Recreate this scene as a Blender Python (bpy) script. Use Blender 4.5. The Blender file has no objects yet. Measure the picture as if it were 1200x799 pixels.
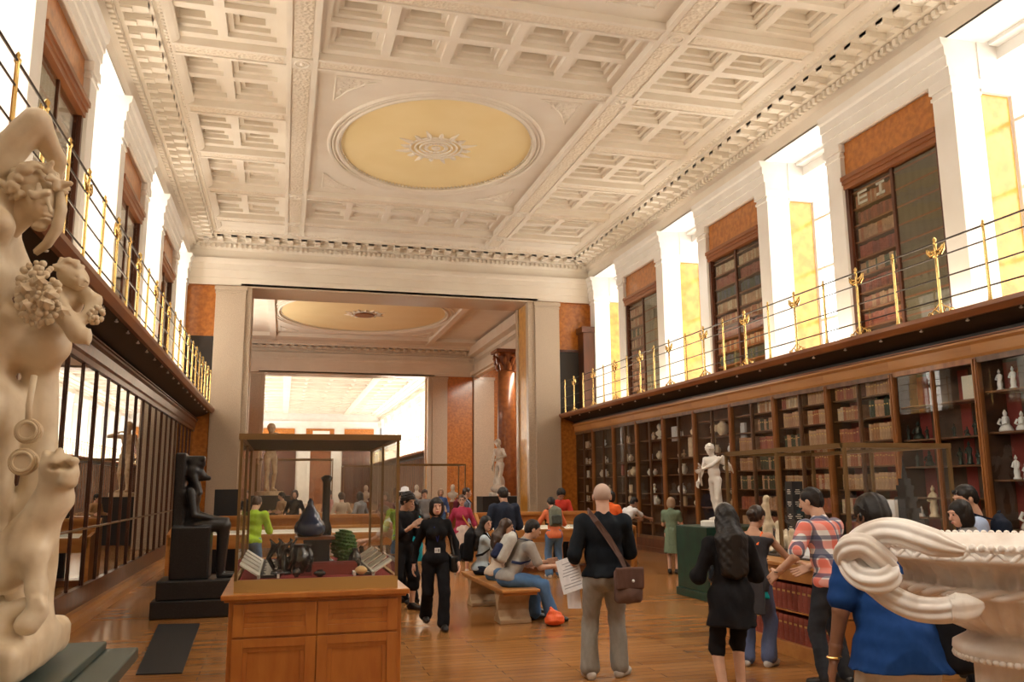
import bpy, math, random
import numpy as np
from mathutils import Vector, Matrix
random.seed(7)
PI=math.pi
SC=bpy.context.scene
COL=SC.collection
# ---------------------------------------------------------------- camera
FPX,YAW,PITCH,ROLL,CAMZ=989.7,.26323,.16975,-.00746,1.75
_cy,_sy=math.cos(YAW),math.sin(YAW);_cp,_sp=math.cos(PITCH),math.sin(PITCH)
CF=Vector((_sy*_cp,_cy*_cp,_sp));_r=Vector((_cy,-_sy,0));_u=_r.cross(CF)
_c,_s=math.cos(ROLL),math.sin(ROLL)
CR=_c*_r+_s*_u; CU=-_s*_r+_c*_u
cam=bpy.data.cameras.new('camera');camo=bpy.data.objects.new('camera',cam);COL.objects.link(camo)
camo.matrix_world=Matrix(((CR.x,CU.x,-CF.x,0),(CR.y,CU.y,-CF.y,0),(CR.z,CU.z,-CF.z,CAMZ),(0,0,0,1)))
cam.sensor_width=36;cam.lens=36*FPX/1200;cam.clip_end=300;cam.clip_start=.05
SC.camera=camo
def at(px,py,Y):
    "point of the pixel's sight line on the plane at distance Y down the room"
    d=CF+(px-600)/FPX*CR-(py-399.5)/FPX*CU
    t=Y/d.y
    return Vector((d.x*t,Y,CAMZ+d.z*t))
def atd(px,py,D):
    d=CF+(px-600)/FPX*CR-(py-399.5)/FPX*CU
    return Vector((0,0,CAMZ))+d*D
def onz(px,py,z=0):
    d=CF+(px-600)/FPX*CR-(py-399.5)/FPX*CU
    t=(z-CAMZ)/d.z
    return Vector((d.x*t,d.y*t,z))
# ---------------------------------------------------------------- objects
def tag(o,label=None,cat=None,group=None,kind=None):
    if label:o['label']=label
    if cat:o['category']=cat
    if group:o['group']=group
    if kind:o['kind']=kind
    return o
def empty(name,loc=(0,0,0),rz=0,label=None,cat=None,group=None):
    o=bpy.data.objects.new(name,None);COL.objects.link(o);o.location=loc;o.rotation_euler=(0,0,rz)
    o.empty_display_size=.1
    return tag(o,label,cat,group)
def mkobj(name,verts,faces,mat,parent=None,smooth=False):
    me=bpy.data.meshes.new(name);me.from_pydata([tuple(map(float,v)) for v in verts],[],faces)
    if mat:me.materials.append(mat)
    if smooth:
        me.polygons.foreach_set('use_smooth',[True]*len(me.polygons))
    me.update()
    o=bpy.data.objects.new(name,me);COL.objects.link(o)
    if parent:o.parent=parent
    return o
def copy_tree(o,parent=None):
    c=o.copy();COL.objects.link(c);c.parent=parent
    for ch in list(o.children):copy_tree(ch,c)
    return c
class MB:
    def __init__(s):s.v=[];s.f=[]
    def add(s,vs,fs):
        n=len(s.v);s.v+=[tuple(v) for v in vs];s.f+=[tuple(i+n for i in f) for f in fs];return s
    def box(s,x0,x1,y0,y1,z0,z1):
        return s.add([(x0,y0,z0),(x1,y0,z0),(x1,y1,z0),(x0,y1,z0),(x0,y0,z1),(x1,y0,z1),(x1,y1,z1),(x0,y1,z1)],
          [(3,2,1,0),(4,5,6,7),(0,1,5,4),(1,2,6,5),(2,3,7,6),(3,0,4,7)] if (x1-x0)*(y1-y0)*(z1-z0)>0 else [(0,1,2,3),(7,6,5,4),(4,5,1,0),(5,6,2,1),(6,7,3,2),(7,4,0,3)])
    def cbox(s,c,h,rz=0):
        cc,ss=math.cos(rz),math.sin(rz);n=len(s.v);s.box(-h[0],h[0],-h[1],h[1],-h[2],h[2])
        for i in range(n,n+8):
            x,y,z=s.v[i];s.v[i]=(c[0]+x*cc-y*ss,c[1]+x*ss+y*cc,c[2]+z)
        return s
    def extr(s,prof,axis,a0,a1):
        "closed polygon prof (p,q) extruded along axis; axis y: (x,z); axis x: (y,z); axis z: (x,y)"
        n=len(prof)
        def P(p,a):return {'y':(p[0],a,p[1]),'x':(a,p[0],p[1]),'z':(p[0],p[1],a)}[axis]
        vs=[P(p,a0) for p in prof]+[P(p,a1) for p in prof]
        fs=[(i,(i+1)%n,n+(i+1)%n,n+i) for i in range(n)]+[tuple(range(n))[::-1],tuple(range(n,2*n))]
        return s.add(vs,fs)
    def tube(s,pts,r,n=8,cap=True,groove=0,twist=0):
        pts=[Vector(p) for p in pts];m=len(pts);rr=r if isinstance(r,(list,tuple)) else [r]*m
        T=(pts[1]-pts[0]).normalized();N=T.orthogonal().normalized();vs=[];fs=[]
        for i,p in enumerate(pts):
            t=((pts[min(i+1,m-1)]-pts[max(i-1,0)])).normalized()
            N=(N-t*N.dot(t)).normalized();B=t.cross(N)
            for k in range(n):
                a=2*PI*k/n;q=rr[i]
                if groove:q=q*(1-.22*abs(math.cos(groove*a/2+twist*i))**3)
                vs.append(p+(N*math.cos(a)+B*math.sin(a))*q)
        for i in range(m-1):
            for k in range(n):
                k2=(k+1)%n;fs.append((i*n+k,i*n+k2,(i+1)*n+k2,(i+1)*n+k))
        if cap:fs+= [tuple(range(n))[::-1],tuple(range((m-1)*n,m*n))]
        return s.add(vs,fs)
    def lathe(s,prof,c=(0,0,0),n=20,flute=0,famp=0,sx=1,sy=1):
        "prof [(r,z)...] bottom to top; c centre"
        vs=[];fs=[];m=len(prof)
        for p in prof:
            r,z=p[0],p[1];fl=p[2] if len(p)>2 else 0
            for k in range(n):
                a=2*PI*k/n;q=r*(1-(famp*fl*abs(math.cos(flute*a/2)) if flute else 0))
                vs.append((c[0]+q*math.cos(a)*sx,c[1]+q*math.sin(a)*sy,c[2]+z))
        for i in range(m-1):
            for k in range(n):
                k2=(k+1)%n;fs.append((i*n+k,i*n+k2,(i+1)*n+k2,(i+1)*n+k))
        fs+=[tuple(range(n))[::-1],tuple(range((m-1)*n,m*n))]
        return s.add(vs,fs)
    def ball(s,c,r,n=8,m=6):
        if not isinstance(r,(tuple,list)):r=(r,r,r)
        vs=[(c[0],c[1],c[2]-r[2])];fs=[]
        for i in range(1,m):
            b=-PI/2+PI*i/m
            for k in range(n):
                a=2*PI*k/n;vs.append((c[0]+r[0]*math.cos(b)*math.cos(a),c[1]+r[1]*math.cos(b)*math.sin(a),c[2]+r[2]*math.sin(b)))
        vs.append((c[0],c[1],c[2]+r[2]));L=len(vs)-1
        for k in range(n):
            k2=(k+1)%n;fs.append((0,1+k2,1+k));fs.append((L,1+(m-2)*n+k,1+(m-2)*n+k2))
            for i in range(m-2):fs.append((1+i*n+k,1+i*n+k2,1+(i+1)*n+k2,1+(i+1)*n+k))
        return s.add(vs,fs)
    def build(s,name,mat,parent=None,smooth=False,bevel=0,label=None,kind=None):
        o=mkobj(name,s.v,s.f,mat,parent,smooth)
        if bevel:
            b=o.modifiers.new('bevel','BEVEL');b.width=bevel;b.segments=2;b.limit_method='ANGLE'
        if smooth=='auto':
            pass
        return tag(o,label,kind=kind)
def struct(mb,name,mat,parent=None,**k):
    o=mb.build(name,mat,parent,**k)
    if not parent:o['kind']='structure'
    return o
# ---------------------------------------------------------------- materials
def newmat(name):
    m=bpy.data.materials.new(name);m.use_nodes=True;nt=m.node_tree;b=nt.nodes['Principled BSDF'];return m,nt,b
def mat(name,col,rough=.5,metal=0,col2=None,scale=5,detail=4,bump=0,bscale=None,coat=0,stretch=(1,1,1),lo=.35,hi=.65,spec=None,sss=0,contrast=None,btype='noise'):
    m,nt,b=newmat(name);N=nt.nodes;L=nt.links
    b.inputs['Base Color'].default_value=(*col,1);b.inputs['Roughness'].default_value=rough;b.inputs['Metallic'].default_value=metal
    if coat:b.inputs['Coat Weight'].default_value=coat;b.inputs['Coat Roughness'].default_value=.12
    if spec is not None:b.inputs['Specular IOR Level'].default_value=spec
    tc=N.new('ShaderNodeTexCoord');mp=N.new('ShaderNodeMapping');mp.inputs['Scale'].default_value=stretch
    L.new(tc.outputs['Object'],mp.inputs['Vector'])
    if col2:
        n=N.new('ShaderNodeTexNoise');n.inputs['Scale'].default_value=scale;n.inputs['Detail'].default_value=detail
        L.new(mp.outputs[0],n.inputs['Vector'])
        r=N.new('ShaderNodeValToRGB');r.color_ramp.elements[0].position=lo;r.color_ramp.elements[1].position=hi
        r.color_ramp.elements[0].color=(*col,1);r.color_ramp.elements[1].color=(*col2,1)
        L.new(n.outputs['Fac'],r.inputs['Fac']);L.new(r.outputs[0],b.inputs['Base Color'])
    if bump:
        if btype=='noise':
            n2=N.new('ShaderNodeTexNoise');n2.inputs['Detail'].default_value=3;out='Fac'
        else:
            n2=N.new('ShaderNodeTexVoronoi');out='Distance'
        n2.inputs['Scale'].default_value=bscale or scale
        L.new(mp.outputs[0],n2.inputs['Vector'])
        bp=N.new('ShaderNodeBump');bp.inputs['Strength'].default_value=min(1,bump*10);bp.inputs['Distance'].default_value=bump
        L.new(n2.outputs[out],bp.inputs['Height']);L.new(bp.outputs[0],b.inputs['Normal'])
    return m
def glassmat(name,tint=(1,1,1),rough=0,boost=1.0):
    m=bpy.data.materials.new(name);m.use_nodes=True;nt=m.node_tree;N=nt.nodes;L=nt.links;N.clear()
    o=N.new('ShaderNodeOutputMaterial');mx=N.new('ShaderNodeMixShader');t=N.new('ShaderNodeBsdfTransparent');g=N.new('ShaderNodeBsdfGlossy')
    t.inputs[0].default_value=(*tint,1);g.inputs['Roughness'].default_value=rough
    lw=N.new('ShaderNodeLayerWeight');lw.inputs[0].default_value=.5
    pw=N.new('ShaderNodeMath');pw.operation='POWER';pw.inputs[1].default_value=5
    mu=N.new('ShaderNodeMath');mu.operation='MULTIPLY_ADD';mu.inputs[1].default_value=.95*boost;mu.inputs[2].default_value=.06*boost;mu.use_clamp=True
    L.new(lw.outputs['Facing'],pw.inputs[0]);L.new(pw.outputs[0],mu.inputs[0]);L.new(mu.outputs[0],mx.inputs[0]);L.new(t.outputs[0],mx.inputs[1]);L.new(g.outputs[0],mx.inputs[2]);L.new(mx.outputs[0],o.inputs[0])
    return m
def emit(name,col,st):
    m,nt,b=newmat(name);b.inputs['Base Color'].default_value=(*col,1);b.inputs['Emission Color'].default_value=(*col,1);b.inputs['Emission Strength'].default_value=st;return m
def floor_mat():
    m,nt,b=newmat('polished oak parquet');N=nt.nodes;L=nt.links
    tc=N.new('ShaderNodeTexCoord')
    br=N.new('ShaderNodeTexBrick');br.inputs['Scale'].default_value=1.0;br.offset=.5
    br.inputs['Brick Width'].default_value=1.4;br.inputs['Row Height'].default_value=.14;br.inputs['Mortar Size'].default_value=.0035
    br.inputs['Color1'].default_value=(.50,.235,.075,1);br.inputs['Color2'].default_value=(.39,.165,.046,1);br.inputs['Mortar'].default_value=(.17,.07,.022,1)
    L.new(tc.outputs['Object'],br.inputs['Vector'])
    n=N.new('ShaderNodeTexNoise');n.inputs['Scale'].default_value=.6;n.inputs['Detail'].default_value=5
    mp=N.new('ShaderNodeMapping');mp.inputs['Scale'].default_value=(1,9,1);L.new(tc.outputs['Object'],mp.inputs['Vector'])
    n3=N.new('ShaderNodeTexNoise');n3.inputs['Scale'].default_value=3;n3.inputs['Detail'].default_value=6;L.new(mp.outputs[0],n3.inputs['Vector'])
    L.new(tc.outputs['Object'],n.inputs['Vector'])
    mx=N.new('ShaderNodeMix');mx.data_type='RGBA';mx.blend_type='MULTIPLY';mx.inputs[0].default_value=.35
    L.new(br.outputs['Color'],mx.inputs[6]);L.new(n3.outputs['Fac'],mx.inputs[7]);L.new(mx.outputs[2],b.inputs['Base Color'])
    r=N.new('ShaderNodeMapRange');r.inputs[1].default_value=.3;r.inputs[2].default_value=.7;r.inputs[3].default_value=.13;r.inputs[4].default_value=.27
    L.new(n.outputs['Fac'],r.inputs[0]);L.new(r.outputs[0],b.inputs['Roughness'])
    bp=N.new('ShaderNodeBump');bp.inputs['Strength'].default_value=.05;bp.inputs['Distance'].default_value=.002
    L.new(n3.outputs['Fac'],bp.inputs['Height']);L.new(bp.outputs[0],b.inputs['Normal'])
    return m
def plaid_mat():
    m,nt,b=newmat('plaid cotton');N=nt.nodes;L=nt.links
    tc=N.new('ShaderNodeTexCoord');sp=N.new('ShaderNodeSeparateXYZ');L.new(tc.outputs['Object'],sp.inputs[0])
    def stripe(sock,per,ph,w):
        a=N.new('ShaderNodeMath');a.operation='ADD';a.inputs[1].default_value=ph+10;L.new(sock,a.inputs[0])
        d=N.new('ShaderNodeMath');d.operation='DIVIDE';d.inputs[1].default_value=per;L.new(a.outputs[0],d.inputs[0])
        f=N.new('ShaderNodeMath');f.operation='FRACT';L.new(d.outputs[0],f.inputs[0])
        c=N.new('ShaderNodeMath');c.operation='LESS_THAN';c.inputs[1].default_value=w;L.new(f.outputs[0],c.inputs[0]);return c.outputs[0]
    ad=N.new('ShaderNodeMath');ad.operation='ADD';L.new(sp.outputs[0],ad.inputs[0]);L.new(sp.outputs[1],ad.inputs[1])
    cur=None
    base=N.new('ShaderNodeRGB');base.outputs[0].default_value=(.82,.8,.8,1);cur=base.outputs[0]
    for sock,per,ph,w,c,f in ((ad.outputs[0],.16,0,.42,(.85,.16,.10),.75),(sp.outputs[2],.16,.02,.42,(.85,.16,.10),.6),(ad.outputs[0],.16,.085,.22,(.05,.07,.16),.8),(sp.outputs[2],.16,.1,.22,(.05,.07,.16),.75)):
        st=stripe(sock,per,ph,w);mu=N.new('ShaderNodeMath');mu.operation='MULTIPLY';mu.inputs[1].default_value=f;L.new(st,mu.inputs[0])
        mx=N.new('ShaderNodeMix');mx.data_type='RGBA';L.new(mu.outputs[0],mx.inputs[0]);L.new(cur,mx.inputs[6]);mx.inputs[7].default_value=(*c,1);cur=mx.outputs[2]
    L.new(cur,b.inputs['Base Color']);b.inputs['Roughness'].default_value=.85
    return m
M={}
M['plaster']=mat('cream plaster',(.86,.80,.70),.75,col2=(.82,.745,.64),scale=1.3)
M['plaster_orn']=mat('ornamented plaster',(.88,.80,.67),.7,bump=.06,bscale=14,btype='voronoi',col2=(.80,.70,.56),scale=18)
M['white']=mat('white painted stone',(.90,.885,.855),.55,col2=(.86,.84,.80),scale=2)
M['greypil']=mat('pale grey painted pilaster',(.88,.86,.85),.45,col2=(.84,.82,.80),scale=2)
M['ochre']=mat('ochre yellow paint',(.95,.79,.45),.7,col2=(.92,.75,.40),scale=1)
M['granite']=mat('polished pale granite',(.63,.52,.40),.3,col2=(.46,.37,.28),scale=55,detail=3,coat=.3)
M['scag']=mat('brown orange scagliola',(.56,.20,.028),.3,col2=(.38,.12,.013),scale=9,detail=8,coat=.4)
M['scagy']=mat('yellow scagliola',(.78,.42,.07),.3,col2=(.58,.27,.035),scale=5,detail=9,coat=.4)
M['mahog']=mat('dark mahogany',(.115,.035,.016),.3,col2=(.06,.018,.009),scale=6,detail=6,stretch=(1,1,.15),coat=.3)
M['walnut']=mat('reddish brown carved timber',(.30,.105,.03),.35,col2=(.20,.06,.018),scale=6,detail=6,stretch=(1,.15,1),coat=.3)
M['oakrail']=mat('golden oak moulding',(.50,.235,.07),.35,col2=(.38,.16,.045),scale=5,detail=6,stretch=(1,.12,1),coat=.3)
M['stile']=mat('brown oak stile',(.17,.085,.042),.3,col2=(.10,.05,.026),scale=8,detail=6,stretch=(1,1,.1),coat=.3)
M['stileo']=mat('orange oak stile',(.36,.145,.042),.3,col2=(.24,.09,.025),scale=8,detail=6,stretch=(1,1,.1),coat=.3)
M['caseoak']=mat('orange polished oak',(.52,.19,.035),.35,col2=(.42,.13,.022),scale=12,detail=6,stretch=(1,1,.25),coat=.4)
M['deskoak']=mat('honey oak',(.56,.26,.07),.35,col2=(.45,.18,.045),scale=8,detail=6,stretch=(.2,1,1),coat=.3)
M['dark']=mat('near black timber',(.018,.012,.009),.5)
M['inside']=mat('dark brown cabinet lining',(.115,.065,.04),.7,col2=(.065,.04,.026),scale=4)
M['redlin']=mat('crimson cabinet lining',(.26,.04,.03),.7)
M['brass']=mat('polished brass',(.86,.62,.25),.25,1)
M['bronzeframe']=mat('bronze glazing bar',(.24,.145,.06),.35,.6)
M['shelfw']=mat('dark oak shelf',(.20,.095,.04),.4,col2=(.13,.06,.025),scale=6)
M['iron']=mat('dark iron rail',(.055,.045,.04),.4,.6)
M['glass']=glassmat('clear case glass',(.97,.98,.97))
M['glassR']=glassmat('cabinet glass',(.93,.94,.92),boost=1.0)
M['glassL']=glassmat('dark cabinet glass',(.80,.80,.76),boost=3.0)
M['winglass']=glassmat('window glass',(1,1,1))
M['marble']=mat('white marble',(.82,.79,.74),.42,col2=(.72,.67,.60),scale=5,detail=6)
M['marblew']=mat('honey aged marble',(.82,.69,.50),.42,col2=(.56,.41,.24),scale=9,detail=9,bump=.004,bscale=30,lo=.4,hi=.75)
M['marblev']=mat('veined antique marble',(.90,.86,.81),.42,col2=(.60,.49,.41),scale=6,detail=8,bump=.003,bscale=22,lo=.42,hi=.8)
M['blackstone']=mat('black granite',(.016,.015,.016),.38,col2=(.04,.038,.037),scale=60,detail=3,lo=.5,hi=.8,bump=.003,bscale=30)
M['greenstone']=mat('dark green painted plinth',(.006,.055,.038),.35,col2=(.004,.035,.026),scale=5)
M['slab']=mat('grey green painted slab',(.062,.085,.072),.4,col2=(.045,.065,.056),scale=3)
M['stone']=mat('buff stone',(.52,.37,.22),.6,col2=(.42,.28,.15),scale=8,detail=6,bump=.003,bscale=30)
M['mat']=mat('black ribbed rubber mat',(.012,.012,.014),.7,bump=.01,bscale=60)
M['redcloth']=mat('red baize',(.30,.03,.03),.9)
M['floor']=floor_mat()
M['porcelain']=mat('white porcelain',(.85,.87,.9),.15)
M['bronze']=mat('dark green bronze',(.035,.05,.04),.35,.5)
M['cream']=mat('cream card',(.8,.76,.66),.8)
M['blackcard']=mat('black card',(.02,.02,.022),.7)
M['plant']=mat('green moss fern',(.05,.13,.02),.8,col2=(.10,.22,.04),scale=30,bump=.02,bscale=50)
M['blueglaze']=mat('deep blue glaze',(.01,.03,.09),.12,coat=.6)
M['blackglaze']=mat('black glaze',(.012,.011,.012),.12,coat=.6)
BOOKC=[(.25,.055,.035),(.33,.11,.05),(.36,.19,.09),(.45,.30,.18),(.16,.035,.03),(.045,.06,.11),(.03,.05,.03),(.40,.24,.15),(.28,.09,.06),(.50,.40,.28)]
M['books']=[mat('leather binding %s'%n,c,.55,col2=tuple(min(1,x*1.5+.02) for x in c),scale=14,lo=.45,hi=.75) for n,c in zip('oxblood russet tan calf maroon navy green brown red vellum'.split(),BOOKC)]
M['gold']=mat('gilt tooling',(.7,.5,.2),.4,.8)
# ---------------------------------------------------------------- sculpting by smooth distance fields
def _v(a):return np.asarray(a,dtype=np.float32)
class SDF:
    def __init__(s,lo,hi,h):
        s.h=h;s.lo=_v(lo)-h*2;n=np.ceil((_v(hi)+h*2-s.lo)/h).astype(int)+1
        s.n=n;s.ax=[(s.lo[i]+h*np.arange(n[i])).astype(np.float32) for i in range(3)]
        s.d=np.full(tuple(n),1.0,np.float32)
    def _sl(s,lo,hi):
        r=[]
        for i in range(3):
            a=int(max(0,math.floor((lo[i]-s.lo[i])/s.h)));b=int(min(s.n[i],math.ceil((hi[i]-s.lo[i])/s.h)+1))
            if b<=a:return None
            r.append(slice(a,b))
        return tuple(r)
    def _g(s,sl):
        return s.ax[0][sl[0]][:,None,None],s.ax[1][sl[1]][None,:,None],s.ax[2][sl[2]][None,None,:]
    def _mix(s,sl,d1,k,sub):
        d0=s.d[sl]
        if sub:
            h=np.clip(.5-.5*(d0+d1)/k,0,1);s.d[sl]=d0*(1-h)-d1*h+k*h*(1-h)
        else:
            h=np.clip(.5+.5*(d0-d1)/k,0,1);s.d[sl]=d0*(1-h)+d1*h-k*h*(1-h)
    def cap(s,a,b,ra,rb=None,k=.02,sub=False,flat=None):
        rb=ra if rb is None else rb;a=_v(a);b=_v(b);R=max(ra,rb)+k+2.5*s.h
        sl=s._sl(np.minimum(a,b)-R,np.maximum(a,b)+R)
        if sl is None:return s
        X,Y,Z=s._g(sl);ab=b-a;L=float(ab@ab)+1e-9
        px,py,pz=X-a[0],Y-a[1],Z-a[2]
        t=np.clip((px*ab[0]+py*ab[1]+pz*ab[2])/L,0,1)
        d=np.sqrt((px-t*ab[0])**2+(py-t*ab[1])**2+(pz-t*ab[2])**2)-(ra+(rb-ra)*t)
        s._mix(sl,d,k,sub);return s
    def ell(s,c,r,k=.02,rot=None,sub=False):
        c=_v(c);r=_v(r);R=float(max(r))+k+2.5*s.h;sl=s._sl(c-R,c+R)
        if sl is None:return s
        X,Y,Z=s._g(sl);x,y,z=X-c[0],Y-c[1],Z-c[2]
        if rot is not None:
            m=np.array(rot,dtype=np.float32) # columns are local axes
            x,y,z=x*m[0,0]+y*m[1,0]+z*m[2,0],x*m[0,1]+y*m[1,1]+z*m[2,1],x*m[0,2]+y*m[1,2]+z*m[2,2]
        k0=np.sqrt((x/r[0])**2+(y/r[1])**2+(z/r[2])**2)+1e-6
        k1=np.sqrt((x/r[0]**2)**2+(y/r[1]**2)**2+(z/r[2]**2)**2)+1e-6
        s._mix(sl,k0*(k0-1)/k1,k,sub);return s
    def box(s,c,hf,rnd=.01,k=.02,rot=None,sub=False):
        c=_v(c);hf=_v(hf);R=float(np.linalg.norm(hf))+k+2.5*s.h;sl=s._sl(c-R,c+R)
        if sl is None:return s
        X,Y,Z=s._g(sl);x,y,z=X-c[0],Y-c[1],Z-c[2]
        if rot is not None:
            m=np.array(rot,dtype=np.float32)
            x,y,z=x*m[0,0]+y*m[1,0]+z*m[2,0],x*m[0,1]+y*m[1,1]+z*m[2,1],x*m[0,2]+y*m[1,2]+z*m[2,2]
        qx,qy,qz=np.abs(x)-hf[0]+rnd,np.abs(y)-hf[1]+rnd,np.abs(z)-hf[2]+rnd
        d=np.sqrt(np.maximum(qx,0)**2+np.maximum(qy,0)**2+np.maximum(qz,0)**2)+np.minimum(np.maximum(qx,np.maximum(qy,qz)),0)-rnd
        s._mix(sl,d,k,sub);return s
    def cut(s,p,n):
        n=_v(n);n=n/np.linalg.norm(n);X,Y,Z=s._g((slice(None),)*3)
        s.d=np.maximum(s.d,(X-p[0])*n[0]+(Y-p[1])*n[1]+(Z-p[2])*n[2]);return s
    def noise(s,amp,f=20,seed=0,st=(1,1,1)):
        X,Y,Z=s._g((slice(None),)*3);r=np.random.RandomState(seed);t=0
        for i in range(5):
            k=r.normal(size=3)*f*(1+.5*i)*np.array(st);p=r.rand()*6
            t=t+np.sin(X*k[0]+Y*k[1]+Z*k[2]+p)/(1+.5*i)
        s.d=s.d+(amp*.5)*t.astype(np.float32);return s
    def surf(s):
        D=s.d;D[0]=D[-1]=1;D[:,0]=D[:,-1]=1;D[:,:,0]=D[:,:,-1]=1
        S=D<0;n=D.shape
        c=[S[i:n[0]-1+i,j:n[1]-1+j,k:n[2]-1+k] for i in(0,1) for j in(0,1) for k in(0,1)]
        al=c[0].copy();an=c[0].copy()
        for q in c[1:]:al&=q;an|=q
        act=an&~al;idx=np.argwhere(act)
        if len(idx)==0:return np.zeros((0,3)),np.zeros((0,4),int)
        ids=np.full(act.shape,-1,np.int64);ids[act]=np.arange(len(idx))
        acc=np.zeros((len(idx),3));cnt=np.zeros(len(idx))
        C=[(i,j,k) for i in(0,1) for j in(0,1) for k in(0,1)]
        V={q:D[idx[:,0]+q[0],idx[:,1]+q[1],idx[:,2]+q[2]] for q in C}
        for a in C:
            for x in range(3):
                if a[x]==0:
                    b=list(a);b[x]=1;b=tuple(b);va,vb=V[a],V[b];m=(va<0)!=(vb<0)
                    t=np.where(m,va/(va-vb+1e-12),0);p=np.tile(np.array(a,float),(len(idx),1));p[:,x]+=t
                    acc[m]+=p[m];cnt[m]+=1
        P=s.lo+(idx+acc/cnt[:,None])*s.h
        F=[]
        for x in range(3):
            y,z=(x+1)%3,(x+2)%3
            a=[slice(None)]*3;b=[slice(None)]*3;a[x]=slice(0,-1);b[x]=slice(1,None)
            A=S[tuple(a)];B=S[tuple(b)];e=np.argwhere(A!=B)
            e=e[(e[:,y]>0)&(e[:,z]>0)]
            if len(e)==0:continue
            e=e[(e[:,y]<n[y]-1)&(e[:,z]<n[z]-1)]
            def cell(dy,dz):
                q=e.copy();q[:,y]-=dy;q[:,z]-=dz;return ids[q[:,0],q[:,1],q[:,2]]
            q=np.stack([cell(0,0),cell(1,0),cell(1,1),cell(0,1)],1)
            fl=A[e[:,0],e[:,1],e[:,2]];q[~fl]=q[~fl][:,::-1];F.append(q[(q>=0).all(1)])
        return P,np.concatenate(F)
def meshof(fields,name,mat_,parent=None,relax=1):
    Vs=[];Fs=[];n=0
    for f in fields:
        P,F=f.surf()
        for _ in range(relax):
            acc=np.zeros_like(P);c=np.zeros(len(P))
            for i in range(4):
                np.add.at(acc,F[:,i],P[F[:,(i+1)%4]]+P[F[:,(i+3)%4]]);np.add.at(c,F[:,i],2)
            P=P*.5+.5*acc/np.maximum(c,1)[:,None]
        Vs.append(P);Fs.append(F+n);n+=len(P)
    P=np.concatenate(Vs);F=np.concatenate(Fs)
    me=bpy.data.meshes.new(name);me.vertices.add(len(P));me.vertices.foreach_set('co',P.astype(np.float32).ravel())
    me.loops.add(F.size);me.loops.foreach_set('vertex_index',F.ravel().astype(np.int32))
    me.polygons.add(len(F));me.polygons.foreach_set('loop_start',np.arange(0,F.size,4,dtype=np.int32))
    me.polygons.foreach_set('loop_total',np.full(len(F),4,np.int32))
    me.polygons.foreach_set('use_smooth',np.ones(len(F),bool));me.update(calc_edges=True)
    if mat_:me.materials.append(mat_)
    o=bpy.data.objects.new(name,me);COL.objects.link(o)
    if parent:o.parent=parent
    return o
def rotm(pitch=0,yaw=0,roll=0):
    "columns: right, forward, up. pitch>0 leans forward, yaw>0 turns left"
    return (Matrix.Rotation(yaw,3,'Z')@Matrix.Rotation(-pitch,3,'X')@Matrix.Rotation(roll,3,'Y'))
def ik(a,c,l1,l2,pole):
    a=Vector(a);c=Vector(c);d=c-a;L=d.length
    if L>(l1+l2)*.995:c=a+d*((l1+l2)*.995/L);d=c-a;L=d.length
    x=(l1*l1-l2*l2+L*L)/(2*L);hh=math.sqrt(max(0,l1*l1-x*x));n=d/L
    p=Vector(pole);p=p-n*p.dot(n)
    if p.length<1e-4:p=n.orthogonal()
    return a+n*x+p.normalized()*hh,c
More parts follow.
